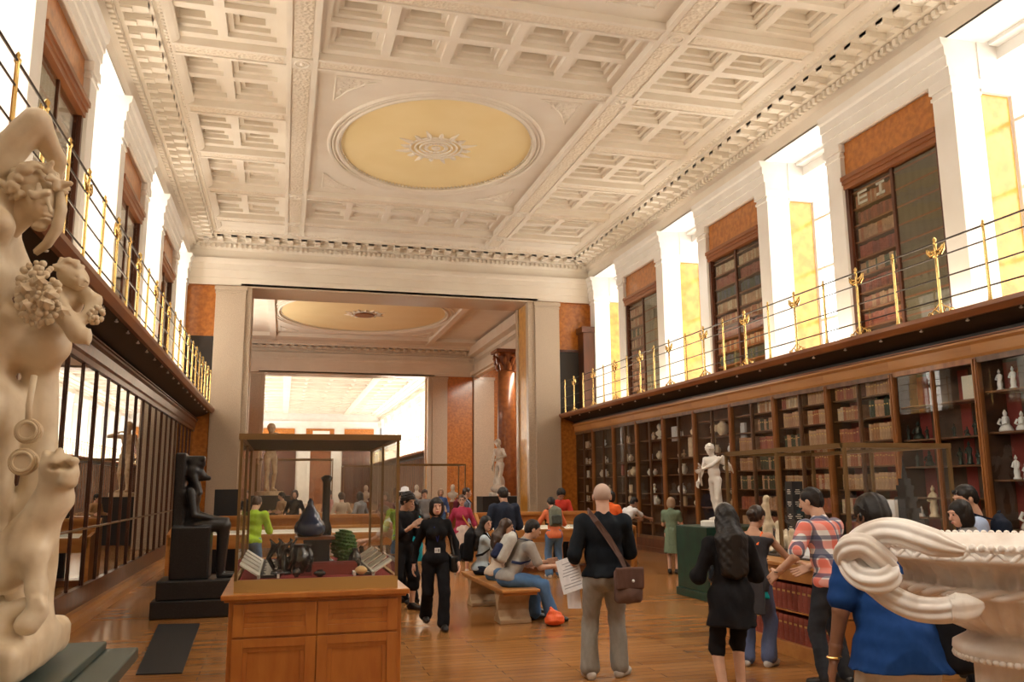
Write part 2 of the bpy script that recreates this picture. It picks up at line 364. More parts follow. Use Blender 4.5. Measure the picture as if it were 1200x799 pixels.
class Fig:
    """A figure. local frame: x right, y forward, z up, origin on the ground."""
    def __init__(s,H=1.72,bw=1.,fem=False,hip=None,pelvis=(0,0),lean=0,twist=0,side=0,head=(0,0),hl=None,hr=None,el=(-.35,-1,-.3),er=(.35,-1,-.3),fl=(-.1,0),fr=(.1,0),fz=(0,0),toe=(8,-8),kl=(-.1,1,0),kr=(.1,1,0),fat=0,hroll=0):
        s.H=H;s.bw=bw;s.fem=fem;s.fat=fat;h=H
        s.P=Vector((pelvis[0],pelvis[1],(hip if hip else .525*H)))
        s.Rt=rotm(math.radians(lean),math.radians(twist),math.radians(side))
        s.R0=rotm(math.radians(lean)*.35,0,0)
        U=s.Rt.col[2].copy();X=s.Rt.col[0].copy();Fw=s.Rt.col[1].copy();s.U,s.X,s.Fw=U,X,Fw
        s.W=s.P+(s.R0.col[2].copy()+U)*.5*.08*h
        s.C=s.P+U*.20*h;s.N=s.P+U*.298*h-Fw*.01*h
        sw=(.088 if fem else .102)*h*bw
        s.SL=s.P+U*.260*h-X*sw;s.SR=s.P+U*.260*h+X*sw
        s.RH=rotm(math.radians(head[0]),math.radians(head[1]+twist),math.radians(hroll))
        s.HB=s.N+s.RH.col[2]*.033*h+Fw*.008*h*(1+lean/45);s.HC=s.HB+s.RH.col[2]*.062*h+s.RH.col[1]*.012*h
        hw=(.053 if fem else .05)*h
        s.QL=s.P+Vector((-hw,0,-.015*h));s.QR=s.P+Vector((hw,0,-.015*h))
        s.AL=Vector((fl[0],fl[1],.045*h+fz[0]));s.AR=Vector((fr[0],fr[1],.045*h+fz[1]))
        s.KL,s.AL=ik(s.QL,s.AL,.245*h,.235*h,kl);s.KR,s.AR=ik(s.QR,s.AR,.245*h,.235*h,kr)
        s.toe=toe
        if hl is None:hl=s.SL+Vector((-.05,.03,-.33*h))
        if hr is None:hr=s.SR+Vector((.05,.03,-.33*h))
        s.EL,s.WL=ik(s.SL,hl,.172*h,.155*h,el);s.ER,s.WR=ik(s.SR,hr,.172*h,.155*h,er)
    def pts(s):return [s.P,s.C,s.N,s.HC,s.SL,s.SR,s.KL,s.KR,s.AL,s.AR,s.EL,s.ER,s.WL,s.WR]
    def bounds(s,m=.2):
        p=np.array([tuple(q) for q in s.pts()]);lo=p.min(0)-m;hi=p.max(0)+m;lo[2]=max(lo[2],-.03);return lo,hi
    def torso(s,f,o=0,k=.03):
        h=s.H;b=s.bw;R=s.Rt;fe=s.fem;ft=s.fat
        f.ell(s.P+s.U*.205*h,((.080 if fe else .092)*h*b+o,.060*h*b+o+ft*.3,.088*h+o),k,R)
        f.ell(s.P+s.U*.245*h-s.Fw*.006*h,((.078 if fe else .092)*h*b+o,.048*h*b+o,.036*h+o),k,R)
        f.ell(s.P+s.U*.09*h+s.Fw*ft*.4,((.072 if fe else .087)*h*b+o+ft*.6,.054*h*b+o+ft,.09*h+o),k,R)
        f.ell(s.P,((.092 if fe else .086)*h*(b*.5+.5)+o+ft*.4,.064*h+o+ft*.5,.065*h+o),k,s.R0)
        f.ell(s.P-s.Fw*.025*h-s.U*.02*h,(.075*h+o,.052*h+o,.055*h+o),k,s.R0)
        if fe:
            for sg in(-1,1):f.ell(s.P+s.U*.195*h+s.Fw*.040*h+s.X*sg*.037*h,(.034*h+o*.7,.032*h+o*.7,.034*h+o*.7),.05,R)
    def arm(s,f,S,E,W,o=0,k=.02,upto=2.,flare=0):
        h=s.H;b=s.bw*(.86 if s.fem else 1)
        ra,rb,rc=.0295*h*b+o,.0235*h*b+o,.016*h*b+o*.8
        t=min(1,upto);E2=S+(E-S)*t
        f.ell(S,(.0325*h*b+o*.8,)*3,k);f.cap(S,E2,ra,ra+(rb-ra)*t+flare,k)
        if upto>1:
            t=min(1,upto-1);f.cap(E,E+(W-E)*t,rb,rb+(rc-rb)*t+flare,k)
            if o==0:f.cap(E+(W-E)*.15,E+(W-E)*.5,rb*1.04,rb*.86,k)
    def leg(s,f,Q,K,A,o=0,k=.02,upto=2.,flare=0):
        h=s.H;b=(s.bw*.5+.5)
        ra,rb,rc=.050*h*b+o,.033*h*b+o,.022*h*b+o
        t=min(1,upto);f.cap(Q,Q+(K-Q)*t,ra,ra+(rb-ra)*t+(flare if upto<=1 else 0),k)
        if upto>1:
            t=min(1,upto-1);f.cap(K,K+(A-K)*t,rb,rb+(rc-rb)*t+flare,k)
            if o==0:
                bk=Vector((0,-1,0));f.ell(K+(A-K)*.3+bk*.012*h,(.03*h,.03*h,.065*h),k,None)
    def headf(s,f,k=.01,hairless=True):
        h=s.H*1.05;R=s.RH;c=s.HC;X,Y,Z=(R.col[i].copy() for i in range(3))
        f.ell(c-Y*.006*h+Z*.012*h,(.043*h,.053*h,.050*h),k,R)
        f.ell(c+Y*.014*h-Z*.018*h,(.034*h,.034*h,.043*h),.02,R)
        f.ell(c+Y*.030*h-Z*.046*h,(.016*h,.014*h,.012*h),.02,R)
        f.cap(s.N-Vector(s.Fw)*.0,c-Y*.012*h-Z*.03*h,(.027 if s.fem else .034)*h,(.026 if s.fem else .032)*h,.02)
        f.cap(c+Y*.046*h+Z*.008*h,c+Y*.057*h-Z*.012*h,.0045*h,.0085*h,.006)
        f.ell(c+Y*.050*h-Z*.030*h,(.015*h,.006*h,.0035*h),.004,R);f.ell(c+Y*.049*h-Z*.0365*h,(.013*h,.006*h,.0035*h),.004,R)
        for g in(-1,1):
            f.ell(c+Y*.052*h+X*g*.017*h+Z*.008*h,(.0095*h,.009*h,.006*h),.008,R,sub=True)
            f.ell(c+Y*.043*h+X*g*.017*h+Z*.007*h,(.0075*h,.0065*h,.0055*h),.003,R)
            f.cap(c+Y*.048*h+X*g*.009*h+Z*.019*h,c+Y*.044*h+X*g*.027*h+Z*.019*h,.004*h,.003*h,.006)
            f.ell(c+X*g*.044*h-Y*.002*h-Z*.004*h,(.006*h,.012*h,.018*h),.005,R)
    def hand(s,E,W,side,h_=.0045,curl=.5,grip=None,spread=.25,pd=None,hide=False):
        "fine field with palm, four fingers and thumb; side=-1 left, +1 right"
        H=s.H;d=(W-E).normalized()
        if pd is None:pd=Vector((-side,0,0)) # palm direction
        pd=Vector(pd);pd=(pd-d*pd.dot(d));pd=pd.normalized() if pd.length>1e-3 else d.orthogonal().normalized()
        acr=d.cross(pd).normalized() # across the palm
        if acr.dot(s.Fw)<0:acr=-acr # thumb side forward
        L=.108*H;f=SDF(W+(d*.5*L)-Vector((L,L,L))*1.0,W+(d*.5*L)+Vector((L,L,L))*1.0,h_)
        f.cap(E+(W-E)*.72,W,.0195*H*(.86 if s.fem else 1)*s.bw,.0155*H,.01)
        pc=W+d*.26*L;Rm=Matrix((acr,pd,d)).transposed()
        f.box(pc,(.024*H,.0085*H,.028*H),.008*H,.012,Rm)
        for i in range(4):
            q=(i-1.5)/1.5;ln=(.94,1.0,.93,.76)[::-1][i]*.05*H if True else 0
            a=W+d*.5*L-acr*0+acr*q*.0185*H;dd=(d+acr*q*.12*spread*2).normalized();r=.0058*H
            c1=curl*.55;p1=a+(dd*math.cos(c1)+pd*math.sin(c1))*ln*.45
            c2=curl*1.25;p2=p1+(dd*math.cos(c2)+pd*math.sin(c2))*ln*.32
            c3=curl*1.8;p3=p2+(dd*math.cos(c3)+pd*math.sin(c3))*ln*.25
            f.cap(a-dd*.01,p1,r*1.1,r,.003);f.cap(p1,p2,r,r*.92,.002);f.cap(p2,p3,r*.92,r*.78,.002)
        b=W+d*.12*L+acr*.019*H+pd*.004;t1=b+(d*.6+acr*.75+pd*.25).normalized()*.022*H;t2=t1+(d*.9+acr*.3+pd*.35*curl).normalized()*.022*H
        f.cap(b,t1,.0085*H,.0072*H,.006);f.cap(t1,t2,.007*H,.0056*H,.003)
        return f
    def footdir(s,i):
        a=math.radians(s.toe[i]);return Vector((-math.sin(a),math.cos(a),0))
    def foot(s,f,A,d,o=0,k=.015):
        h=s.H;z0=A.z-.045*h
        heel=Vector((A.x,A.y,z0+.022*h))-d*.022*h;ball=Vector((A.x,A.y,z0+.017*h))+d*.075*h;toe=ball+d*.03*h
        f.cap(A,heel,.021*h+o,.02*h+o,k);f.cap(heel,ball,.02*h+o,.02*h+o,k);f.cap(A,ball,.02*h+o,.018*h+o,k);f.cap(ball,toe,.022*h+o,.016*h+o,k)
def skin(c,n='skin'):return mat(n,c,.5,col2=tuple(x*.88 for x in c),scale=9,sss=0)
SK={'pale':skin((.70,.42,.31),'pale skin'),'tan':skin((.50,.27,.17),'tanned skin'),'brown':skin((.24,.115,.065),'brown skin'),'light':skin((.66,.40,.28),'light skin')}
HR={'black':mat('black hair',(.012,.009,.008),.52,bump=.008,bscale=70,stretch=(1,1,.12),spec=.4),'brown':mat('brown hair',(.055,.028,.016),.4,bump=.006,bscale=60,stretch=(1,1,.15)),
    'dbrown':mat('dark brown hair',(.025,.013,.009),.4,bump=.006,bscale=60,stretch=(1,1,.15)),'blond':mat('fair greying hair',(.36,.24,.15),.5,bump=.006,bscale=60,stretch=(1,1,.2)),'grey':mat('cropped grey hair',(.52,.38,.31),.7,bump=.002,bscale=200)}
EYE=mat('dark eye',(.01,.007,.006),.2);LIP=mat('lips',(.45,.12,.10),.5)
_cl={}
def cloth(name,col,rough=.85,**k):
    if name not in _cl:_cl[name]=mat(name,col,rough,col2=tuple(min(1,x*1.12+.002) for x in col),scale=30,bump=.03,bscale=7,stretch=(1,1,.6),spec=.2,**k)
    return _cl[name]
def hair_field(F,style,h_,len_=.3):
    h=F.H*1.05;R=F.RH;c=F.HC;X,Y,Z=(R.col[i].copy() for i in range(3))
    lo=c-Vector((.2,.2,.75 if style in('long','wavy') else .3));hi=c+Vector((.2,.2,.22));f=SDF(lo,hi,h_)
    f.ell(c-Y*.010*h+Z*.017*h,(.049*h,.056*h,.053*h),.01,R)
    if style=='short':
        f.ell(c-Y*.03*h-Z*.006*h,(.042*h,.034*h,.04*h),.01,R)
        f.ell(c+Y*.052*h-Z*.022*h,(.06*h,.058*h,.052*h),.006,R,sub=True)
        f.noise(.004,90,3)
    elif style=='crop':
        f=SDF(lo,hi,h_);f.ell(c-Y*.007*h+Z*.012*h,(.0445*h,.0545*h,.0515*h),.01,R);f.ell(c+Y*.05*h-Z*.02*h,(.07*h,.055*h,.05*h),.006,R,sub=True);f.cut(c-Z*.022*h,-Z)
    elif style=='full':
        f.ell(c-Y*.012*h+Z*.02*h,(.056*h,.062*h,.058*h),.01,R);f.ell(c-Y*.03*h-Z*.015*h,(.05*h,.036*h,.04*h),.01,R)
        f.ell(c+Y*.055*h-Z*.024*h,(.055*h,.055*h,.05*h),.006,R,sub=True);f.noise(.008,70,5)
    elif style=='bob':
        f.ell(c-Y*.01*h-Z*.01*h,(.056*h,.05*h,.065*h),.015,R);f.ell(c-Y*.02*h-Z*.035*h,(.052*h,.038*h,.045*h),.01,R)
        f.ell(c+Y*.062*h-Z*.028*h,(.04*h,.05*h,.052*h),.006,R,sub=True);f.noise(.004,70,5,(1,1,.3))
    elif style=='bun':
        f.ell(c-Y*.03*h,(.042*h,.034*h,.045*h),.01,R);f.ell(c-Y*.068*h+Z*.0*h,(.026*h,.022*h,.026*h),.008,R)
        f.ell(c+Y*.052*h-Z*.022*h,(.06*h,.058*h,.052*h),.006,R,sub=True);f.noise(.004,90,3)
    elif style in('long','wavy'):
        f.ell(c-Y*.022*h-Z*.02*h,(.052*h,.042*h,.07*h),.02,R)
        q=c-Y*.04*h-Z*.04*h;e=F.N-F.Fw*.062*h-F.U*len_
        f.cap(q,F.N-F.Fw*.045*h-F.U*.02,.042*h,.048*h,.03);f.cap(F.N-F.Fw*.045*h-F.U*.02,e,.048*h,.04*h,.05)
        for g in(-1,1):
            f.cap(c+X*g*.035*h-Y*.015*h,F.N+F.X*g*.045*h-F.Fw*.035*h-F.U*.03,.024*h,.024*h,.02)
            f.cap(F.N+F.X*g*.045*h-F.Fw*.035*h-F.U*.03,e+F.X*g*.045*h,.035*h,.024*h,.05)
        f.ell(c+Y*.066*h-Z*.03*h,(.040*h,.052*h,.056*h),.006,R,sub=True)
        f.noise(.0045 if style=='wavy' else .003,150,5,(1,1,.22))
    return f
def person(label,loc,yaw,F,outfit,sk='light',hair=('short','black'),q=1,face=False,group=None,hands=(.5,.5),pdl=None,pdr=None,bare=False):
    """q quality: voxel multiplier"""
    root=empty('person',loc,math.radians(yaw),label,'person',group);h=F.H
    lo,hi=F.bounds(.12*h);b=SDF(lo,hi,.014*q)
    tank=any(dict(i[2]).get('tank') for i in outfit if i[0]=='top' and len(i)>2)
    slv=max([dict(i[2]).get('sleeve',.6) if len(i)>2 else .6 for i in outfit if i[0]=='top']+[0])
    full=all((dict(i[2]).get('upto',1.95) if len(i)>2 else 1.95)>1.8 for i in outfit if i[0]=='bottom') and any(i[0]=='bottom' for i in outfit)
    to=0 if tank else -.014
    F.torso(b,to);b.cap(F.C,F.N,.05*h+to,.034*h,.03);b.cap(F.SL,F.SR,.03*h+to,.03*h+to,.04)
    ao=-.006 if slv>=1.25 else -.002
    F.arm(b,F.SL,F.EL,F.WL,ao);F.arm(b,F.SR,F.ER,F.WR,ao)
    lo_=-.010 if full else -.002
    F.leg(b,F.QL,F.KL,F.AL,lo_);F.leg(b,F.QR,F.KR,F.AR,lo_)
    F.foot(b,F.AL,F.footdir(0));F.foot(b,F.AR,F.footdir(1))
    hd=SDF(F.HC-Vector((.17,.17,.22)),F.HC+Vector((.17,.17,.18)),.0055*max(1,q*.8));F.headf(hd)
    fl=[b,hd]
    fl.append(F.hand(F.EL,F.WL,-1,.0045*max(1,q*.85),hands[0],pd=pdl));fl.append(F.hand(F.ER,F.WR,1,.0045*max(1,q*.85),hands[1],pd=pdr))
    meshof(fl,'body',SK[sk],root)
    if hair:
        meshof([hair_field(F,hair[0],.008*max(1,q*.8),hair[2] if len(hair)>2 else .25)],'hair',HR[hair[1]],root)
    R=F.RH;X,Y,Z=(R.col[i].copy() for i in range(3));c=F.HC
    if face:
        h=F.H*1.05
        for g in(-1,1):
            m=MB();m.ball(c+Y*.0475*h+X*g*.0175*h+Z*.007*h,(.0062*h,.0045*h,.0036*h));m.build('eye',EYE,root,smooth=True)
        m=MB();m.ball(c+Y*.0525*h-Z*.033*h,(.0125*h,.005*h,.005*h));m.build('mouth',LIP,root,smooth=True)
        h=F.H
    for it in outfit:
        kind=it[0];m_=it[1];o=dict(it[2]) if len(it)>2 else {}
        if kind=='top':
            t=SDF(lo,hi,.013*q);off=o.get('off',.012)
            F.torso(t,off,.04);t.cap(F.SL-F.U*.012*h,F.SR-F.U*.012*h,.032*h+off*.6,.032*h+off*.6,.04)
            t.cap(F.P+F.U*.24*h,F.N-F.U*.008*h,.05*h,.036*h+off*.5,.03)
            sl=o.get('sleeve',.6)
            if sl:
                F.arm(t,F.SL,F.EL,F.WL,off,.03,sl,o.get('flare',.008));F.arm(t,F.SR,F.ER,F.WR,off,.03,sl,o.get('flare',.008))
            hem=o.get('hem',-.03);t.ell(F.P-F.R0.col[2]*.01*h,(.106*h*(F.bw*.4+.6)+off+F.fat*.5,.072*h+off+F.fat*.6,.06*h+off),.03,F.R0);t.ell(F.P-F.Fw*.028*h-F.U*.02*h,(.08*h+off,.058*h+off,.055*h+off),.03,F.R0)
            if hem<-.06:t.cap(F.P,F.P-F.R0.col[2]*(-hem)*h,.092*h+off+F.fat*.7,.092*h+off+F.fat*.7+o.get('hflare',0),.04)
            t.cut(F.P+F.U*hem*h,-Vector(F.R0.col[2]))
            if sl>=1.25:pass
            if o.get('tank'):
                t.cut(F.P+F.U*.255*h,F.U)
            t.noise(o.get('n',.006),16,len(label));meshof([t],o.get('name','shirt'),m_,root)
        elif kind=='bottom':
            t=SDF(lo,hi,.013*q);off=o.get('off',.014);up=o.get('upto',1.95);fr=o.get('flare',.012)
            t.ell(F.P,(.092*h+off*.7+F.fat*.4,.064*h+off*.7+F.fat*.5,.065*h+off),.03,F.R0);t.ell(F.P-F.Fw*.025*h-F.U*.02*h,(.077*h+off*.7,.054*h+off*.7,.055*h+off),.03,F.R0)
            F.leg(t,F.QL,F.KL,F.AL,off,.03,up,fr);F.leg(t,F.QR,F.KR,F.AR,off,.03,up,fr)
            t.cut(F.P+F.U*.045*h,F.R0.col[2]);t.noise(o.get('n',.008),18,len(label)+1);meshof([t],o.get('name','trousers'),m_,root)
        elif kind=='skirt':
            t=SDF(lo,hi,.014*q);L=o.get('len',.28)*h
            t.cap(F.P+F.U*.02,F.P-Vector((0,0,L+.06)),.088*h,.088*h+o.get('flare',.05),.03);t.ell(F.P,(.095*h,.07*h,.07*h),.03)
            t.cut(F.P-Vector((0,0,L)),(0,0,-1));t.noise(.016,26,2,(1,1,.1));meshof([t],o.get('name','skirt'),m_,root)
        elif kind=='shoes':
            for i,A in enumerate((F.AL,F.AR)):
                d=F.footdir(i);t=SDF(A-Vector((.24,.24,.12)),A+Vector((.24,.24,.1)),.009*max(1,q*.8))
                F.foot(t,A,d,.007);t.cut(A+Vector((0,0,.022*h)),(0,0,1));t.cut(Vector((0,0,A.z-.045*h-.004)),(0,0,-1));meshof([t],'shoe',m_,root)
        elif kind=='belt':
            pass
    return root
def wpt(root,p):
    "local figure point to world"
    a=root.rotation_euler.z;c,s=math.cos(a),math.sin(a);return Vector((root.location.x+p.x*c-p.y*s,root.location.y+p.x*s+p.y*c,root.location.z+p.z))
# ================================================================ THE ROOM
Y0,YB=-5.5,27.3
ZD=4.12           # gallery deck
struct(MB().box(-4.2,14.5,Y0-.5,97,-.12,0),'floor',M['floor'])
BLIND=emit('sunlit translucent window blind',(1,.975,.92),3.2)
BLINDW=emit('sunlit translucent window blind warm',(1,.95,.87),4.2)
WINN=[0]
def window(sx,X,c,zb=4.12,zt=8.75,w=1.13):
    WINN[0]+=1
    m=MB();x=X(1.22)
    a,b=sorted((X(1.18),X(1.28)))
    for y in (c-w,c-.03,c+w-.06):m.box(a,b,y,y+.06,zb,zt)
    for i in range(5):
        z=zb+(zt-zb-.06)*i/4;m.box(a+.01,b-.01,c-w,c+w,z,z+.06)
    o=struct(m,'window_%d'%WINN[0],M['white'])
    g=MB();g.add([(x,c-w,zb),(x,c+w,zb),(x,c+w,zt),(x,c-w,zt)],[(0,1,2,3)]);g.build('pane',M['winglass'],o)
    e=MB();a,b=sorted((X(1.42),X(1.44)));e.box(a,b,c-w-.1,c+w+.1,zb-.1,zt+.1);e.build('blind',BLIND if sx>0 else BLINDW,o)
ARCH=[(-.6,8.21),(.02,8.21),(.02,8.38),(.05,8.38),(.05,8.56),(.08,8.56),(.08,8.72),(.12,8.75),(.14,8.87),(-.6,8.87)]
ARCHB=[(-.6,8.03),(.02,8.03),(.02,8.26),(.05,8.26),(.05,8.52),(.08,8.52),(.08,8.70),(.12,8.75),(.14,8.87),(-.6,8.87)]
FRI=[(-.9,8.87),(0,8.87),(0,9.16),(.03,9.18),(.07,9.2),(.10,9.22),(.10,9.34),(.2,9.36),(.26,9.37),(.26,9.48),(.72,9.48),(.72,9.56),(.78,9.57),(.86,9.59),(.95,9.64),(.99,9.68),(.99,9.75),(-.9,9.75)]
TR=[0]
def trim(mb,m,**k):
    TR[0]+=1;return struct(mb,'trim_%d'%TR[0],m,**k)
def cornice(axis,base,sg,a0,a1,fine=True):
    """entablature upper part on wall plane base; sg = direction into the room"""
    pf=[(base+sg*p,z) for p,z in FRI]
    m=MB();m.extr(pf,axis,a0,a1);o=trim(m,M['plaster'])
    if not fine:return
    d=MB();L=a1-a0;n=int(L/.155)
    def bx(mm,p0,p1,t0,t1,z0,z1):
        q0,q1=sorted((base+sg*p0,base+sg*p1))
        mm.box(q0,q1,t0,t1,z0,z1) if axis=='y' else mm.box(t0,t1,q0,q1,z0,z1)
    for i in range(n):
        t=a0+(i+.25)*L/n;bx(d,.10,.19,t,t+.085,9.225,9.335)
    d.build('dentils',M['plaster'],o)
    d=MB();n=int(L/.42)
    for i in range(n):
        t=a0+(i+.3)*L/n
        bx(d,.26,.68,t,t+.17,9.37,9.48);bx(d,.26,.44,t+.015,t+.155,9.33,9.40);bx(d,.60,.68,t-.01,t+.17,9.42,9.48)
        tc=t+.08+.5*L/n
        c=(base+sg*.48,tc,9.47) if axis=='y' else (tc,base+sg*.48,9.47)
        d.ball(c,(.075,.075,.03),8,4)
    d.build('modillions',M['plaster'],o)
    e=MB();n=int(L/.11)
    for i in range(n):
        t=a0+(i+.5)*L/n;c=(base+sg*.80,t,9.575) if axis=='y' else (t,base+sg*.80,9.575)
        e.ball(c,(.035,.035,.03),6,4)
    e.build('egg_and_dart',M['plaster'],o)
def side(sx,Xu,y0,y1,wins,cornice_fine=True,name='wall_right',pilm=None,niches=True):
    X=lambda u:Xu+sx*u
    def bx(m,u0,u1,ya,yb,z0,z1):
        a,b=sorted((X(u0),X(u1)));m.box(a,b,ya,yb,z0,z1)
    w=MB();cuts=sorted(wins)
    # masses behind bookcase niches, between windows
    edges=[y0]+[e for c in cuts for e in (c-1.16,c+1.16)]+[y1]
    for i in range(0,len(edges),2):
        a,b=edges[i],edges[i+1]
        if b-a<.02:continue
        lo=a+(.36 if i>0 else 0);hi=b-(.36 if i<len(edges)-2 else 0)
        bx(w,.5,1.5,a,b,ZD,9.7)                # solid wall
    bx(w,.5,1.5,y0,y1,0,ZD-.001)
    for c in cuts:bx(w,.5,1.5,c-1.16,c+1.16,8.87,9.7)
    struct(w,name,pilm or M['white'])
    p=MB()
    for c in cuts:
        for a,b in ((c-1.5,c-1.07),(c+1.07,c+1.5)):
            bx(p,0,.56,a,b,ZD,8.2);bx(p,-.04,.58,a-.03,b+.03,8.05,8.205);bx(p,-.025,.57,a-.015,b+.015,7.93,7.99);bx(p,-.03,.57,a-.02,b+.02,ZD,ZD+.22)
    trim(p,M['white'],bevel=.008)
    s=MB()
    for c in cuts:
        bx(s,.57,1.17,c-1.19,c-1.12,ZD,8.0);bx(s,.57,1.17,c+1.12,c+1.19,ZD,8.0)
    trim(s,M['scagy'],bevel=.02)
    t=MB()
    for c in cuts:
        bx(t,.57,1.2,c-1.19,c-1.05,8.0,8.87);bx(t,.57,1.2,c+1.05,c+1.19,8.0,8.87)
        bx(t,-.0,1.5,c-1.5,c+1.5,8.86,8.9);bx(t,.75,.95,c-1.0,c+1.0,8.80,8.87);bx(t,.95,1.2,c-1.1,c+1.1,8.6,8.87)
        window(sx,X,c)
    trim(t,M['white'])
    a=MB();sg=-sx
    seg=[y0]+[e for c in cuts for e in (c-1.07,c+1.07)]+[y1]
    pf=[(Xu+sg*q,z) for q,z in ARCH]
    for i in range(0,len(seg),2):
        if seg[i+1]-seg[i]>.02:a.extr(pf,'y',seg[i],seg[i+1])
    trim(a,M['white'])
    cornice('y',Xu,sg,y0,y1,cornice_fine)
WC=[25.66-5.44*k for k in range(6)]
side(1,10.15,Y0,YB,WC)
side(-1,-3.05,Y0,YB,WC,name='wall_left')
# ---- wall behind the camera
w=MB();w.box(-4.2,11.5,Y0-.4,Y0,0,9.7);struct(w,'wall_front',M['plaster'])
# ---- cross walls with wide openings
def crosswall(Yf,th,name,wide=(-3.2,10.3),fine=True,left=True):
    w=MB();x0,x1=wide;a,b=-1.14,7.92
    w.box(x0,-1.5,Yf+.12,Yf+th-.12,0,8.1);w.box(8.2,x1,Yf+.12,Yf+th-.12,0,8.1);w.box(x0,x1,Yf+.02,Yf+th-.02,8.02,9.7)
    struct(w,name,M['scag'])
    # granite pilasters front and back
    p=MB()
    for (pa,pb) in ((-2.22,-1.32),(8.16,9.03)):
        for ya,yb in ((Yf-.08,Yf+.2),(Yf+th-.2,Yf+th+.08)):
            p.box(pa,pb,ya,yb,0,8.0);p.box(pa-.04,pb+.04,ya-.04,yb+.04,7.86,7.98);p.box(pa-.02,pb+.02,ya-.02,yb+.02,7.76,7.80);p.box(pa-.05,pb+.05,ya-.05,yb+.05,0,.3)
    trim(p,M['granite'],bevel=.01)
    # jambs and soffit
    j=MB()
    for xa,xb in ((-1.5,a),(b,8.3)):
        j.box(xa,xb,Yf,Yf+.28,0,8.0);j.box(xa,xb,Yf+th-.28,Yf+th,0,8.0)
    j.box(-1.5,8.3,Yf-.02,Yf+th+.02,7.98,8.12)
    trim(j,M['granite'],bevel=.02)
    y=MB();y.box(-1.48,a-.05,Yf+.28,Yf+th-.28,0,7.98);y.box(b+.05,8.28,Yf+.28,Yf+th-.28,0,7.98);trim(y,M['scagy'])
    for sg,yy in ((-1,Yf),(1,Yf+th)):
        m=MB();pf=[(yy+sg*(q if q>0 else -.1),z) for q,z in ARCHB];m.extr(pf,'x',x0,x1);trim(m,M['plaster'])
    cornice('x',Yf,-1,x0,x1,fine)
crosswall(YB,1.6,'wall_back')
crosswall(48,1.3,'wall_north',wide=(-3.2,10.6),fine=True)
# frame of panels on the back wall beside the pilasters
d=MB()
d.box(-3.1,-2.2,YB+.04,YB+.16,ZD,6.4);d.box(9.0,10.2,YB+.04,YB+.16,ZD,6.35);trim(d,M['dark'])
d=MB();d.box(9.0,10.2,YB-.02,YB+.06,6.28,6.36);d.box(9.75,10.15,YB-.5,YB+.05,ZD,6.9);d.box(9.68,10.2,YB-.56,YB+.05,6.9,7.1);trim(d,M['mahog'])
# ---- guilloche frieze in the central hall
m=MB();m.box(-3.2,10.6,47.9,48.0,8.62,9.14);tr=trim(m,M['plaster'])
g=MB()
for i in range(46):
    cx=-3+i*.3
    g.tube([(cx+.12*math.cos(t*PI/6),47.88,8.88+.12*math.sin(t*PI/6)) for t in range(13)],.022,4,False);g.ball((cx,47.88,8.88),.035,6,4)
g.build('guilloche',M['plaster'],tr)
# ================================================================ CEILING
ce=MB();ce.box(-4.2,11.5,Y0-.4,YB+.1,10.06,10.2);struct(ce,'ceiling',M['plaster'])
BX=(-.22,.36);CXR=(6.2,6.78);EX0,EX1=-2.42,9.16
orn=MB();bm_=MB();lat=MB()
ZB=9.62
for a,b in (BX,CXR):
    bm_.box(a,b,Y0,YB-.9,ZB,10.06);bm_.box(a,a+.1,Y0,YB-.9,ZB-.035,ZB);bm_.box(b-.1,b,Y0,YB-.9,ZB-.035,ZB)
    orn.box(a+.13,b-.13,Y0,YB-.9,ZB-.012,ZB)
yb0=25.45
bandsS=[yb0-2.55*k for k in range(13)]
def band(xa,xb,y):
    bm_.box(xa,xb,y-.22,y+.22,ZB,10.06);bm_.box(xa,xb,y-.22,y-.14,ZB-.03,ZB);bm_.box(xa,xb,y+.14,y+.22,ZB-.03,ZB);orn.box(xa+.05,xb-.05,y-.12,y+.12,ZB-.012,ZB)
for k,y in enumerate(bandsS):
    if y<Y0:continue
    band(EX0,BX[0],y);band(CXR[1],EX1,y)
    # centre: bands bound coffer rows of one module, oval panels take three modules
    if k%4 in(0,1):band(BX[1],CXR[0],y)
bm_.box(EX0-.7,EX1+.3,yb0+.2,YB-.5,ZB+.05,10.06)
def coffers(x0,x1,y0,y1,nx,ny):
    z1,z2,z3=9.74,9.84,9.93
    bw=.17
    cw=(x1-x0-bw*(nx+1))/nx;ch=(y1-y0-bw*(ny+1))/ny
    for i in range(nx+1):
        x=x0+i*(cw+bw);lat.box(x,x+bw,y0,y1,z1,10.06)
    for j in range(ny+1):
        y=y0+j*(ch+bw);lat.box(x0,x1,y,y+bw,z1+.0005,10.06)
    for i in range(nx):
        for j in range(ny):
            xa=x0+bw+i*(cw+bw);ya=y0+bw+j*(ch+bw)
            for (o,z) in ((.11,z2),(.2,z3)):
                q=o-(.11 if o<.15 else .09)
                lat.box(xa+q,xa+o,ya+q,ya+ch-q,z,10.06);lat.box(xa+cw-o,xa+cw-q,ya+q,ya+ch-q,z,10.06)
                lat.box(xa+o,xa+cw-o,ya+q,ya+o,z,10.06);lat.box(xa+o,xa+cw-o,ya+ch-o,ya+ch-q,z,10.06)
ym=[yb0-.22+.44]+bandsS
for k in range(len(bandsS)-1):
    a=bandsS[k+1]+.22;b=bandsS[k]-.22
    if b<Y0:continue
    coffers(EX0,BX[0],a,b,2,2);coffers(CXR[1],EX1,a,b,2,2)
    if k%4==0:coffers(BX[1],CXR[0],a,b,5,2)
trim(bm_,M['plaster']);trim(lat,M['plaster']);trim(orn,M['plaster_orn'])
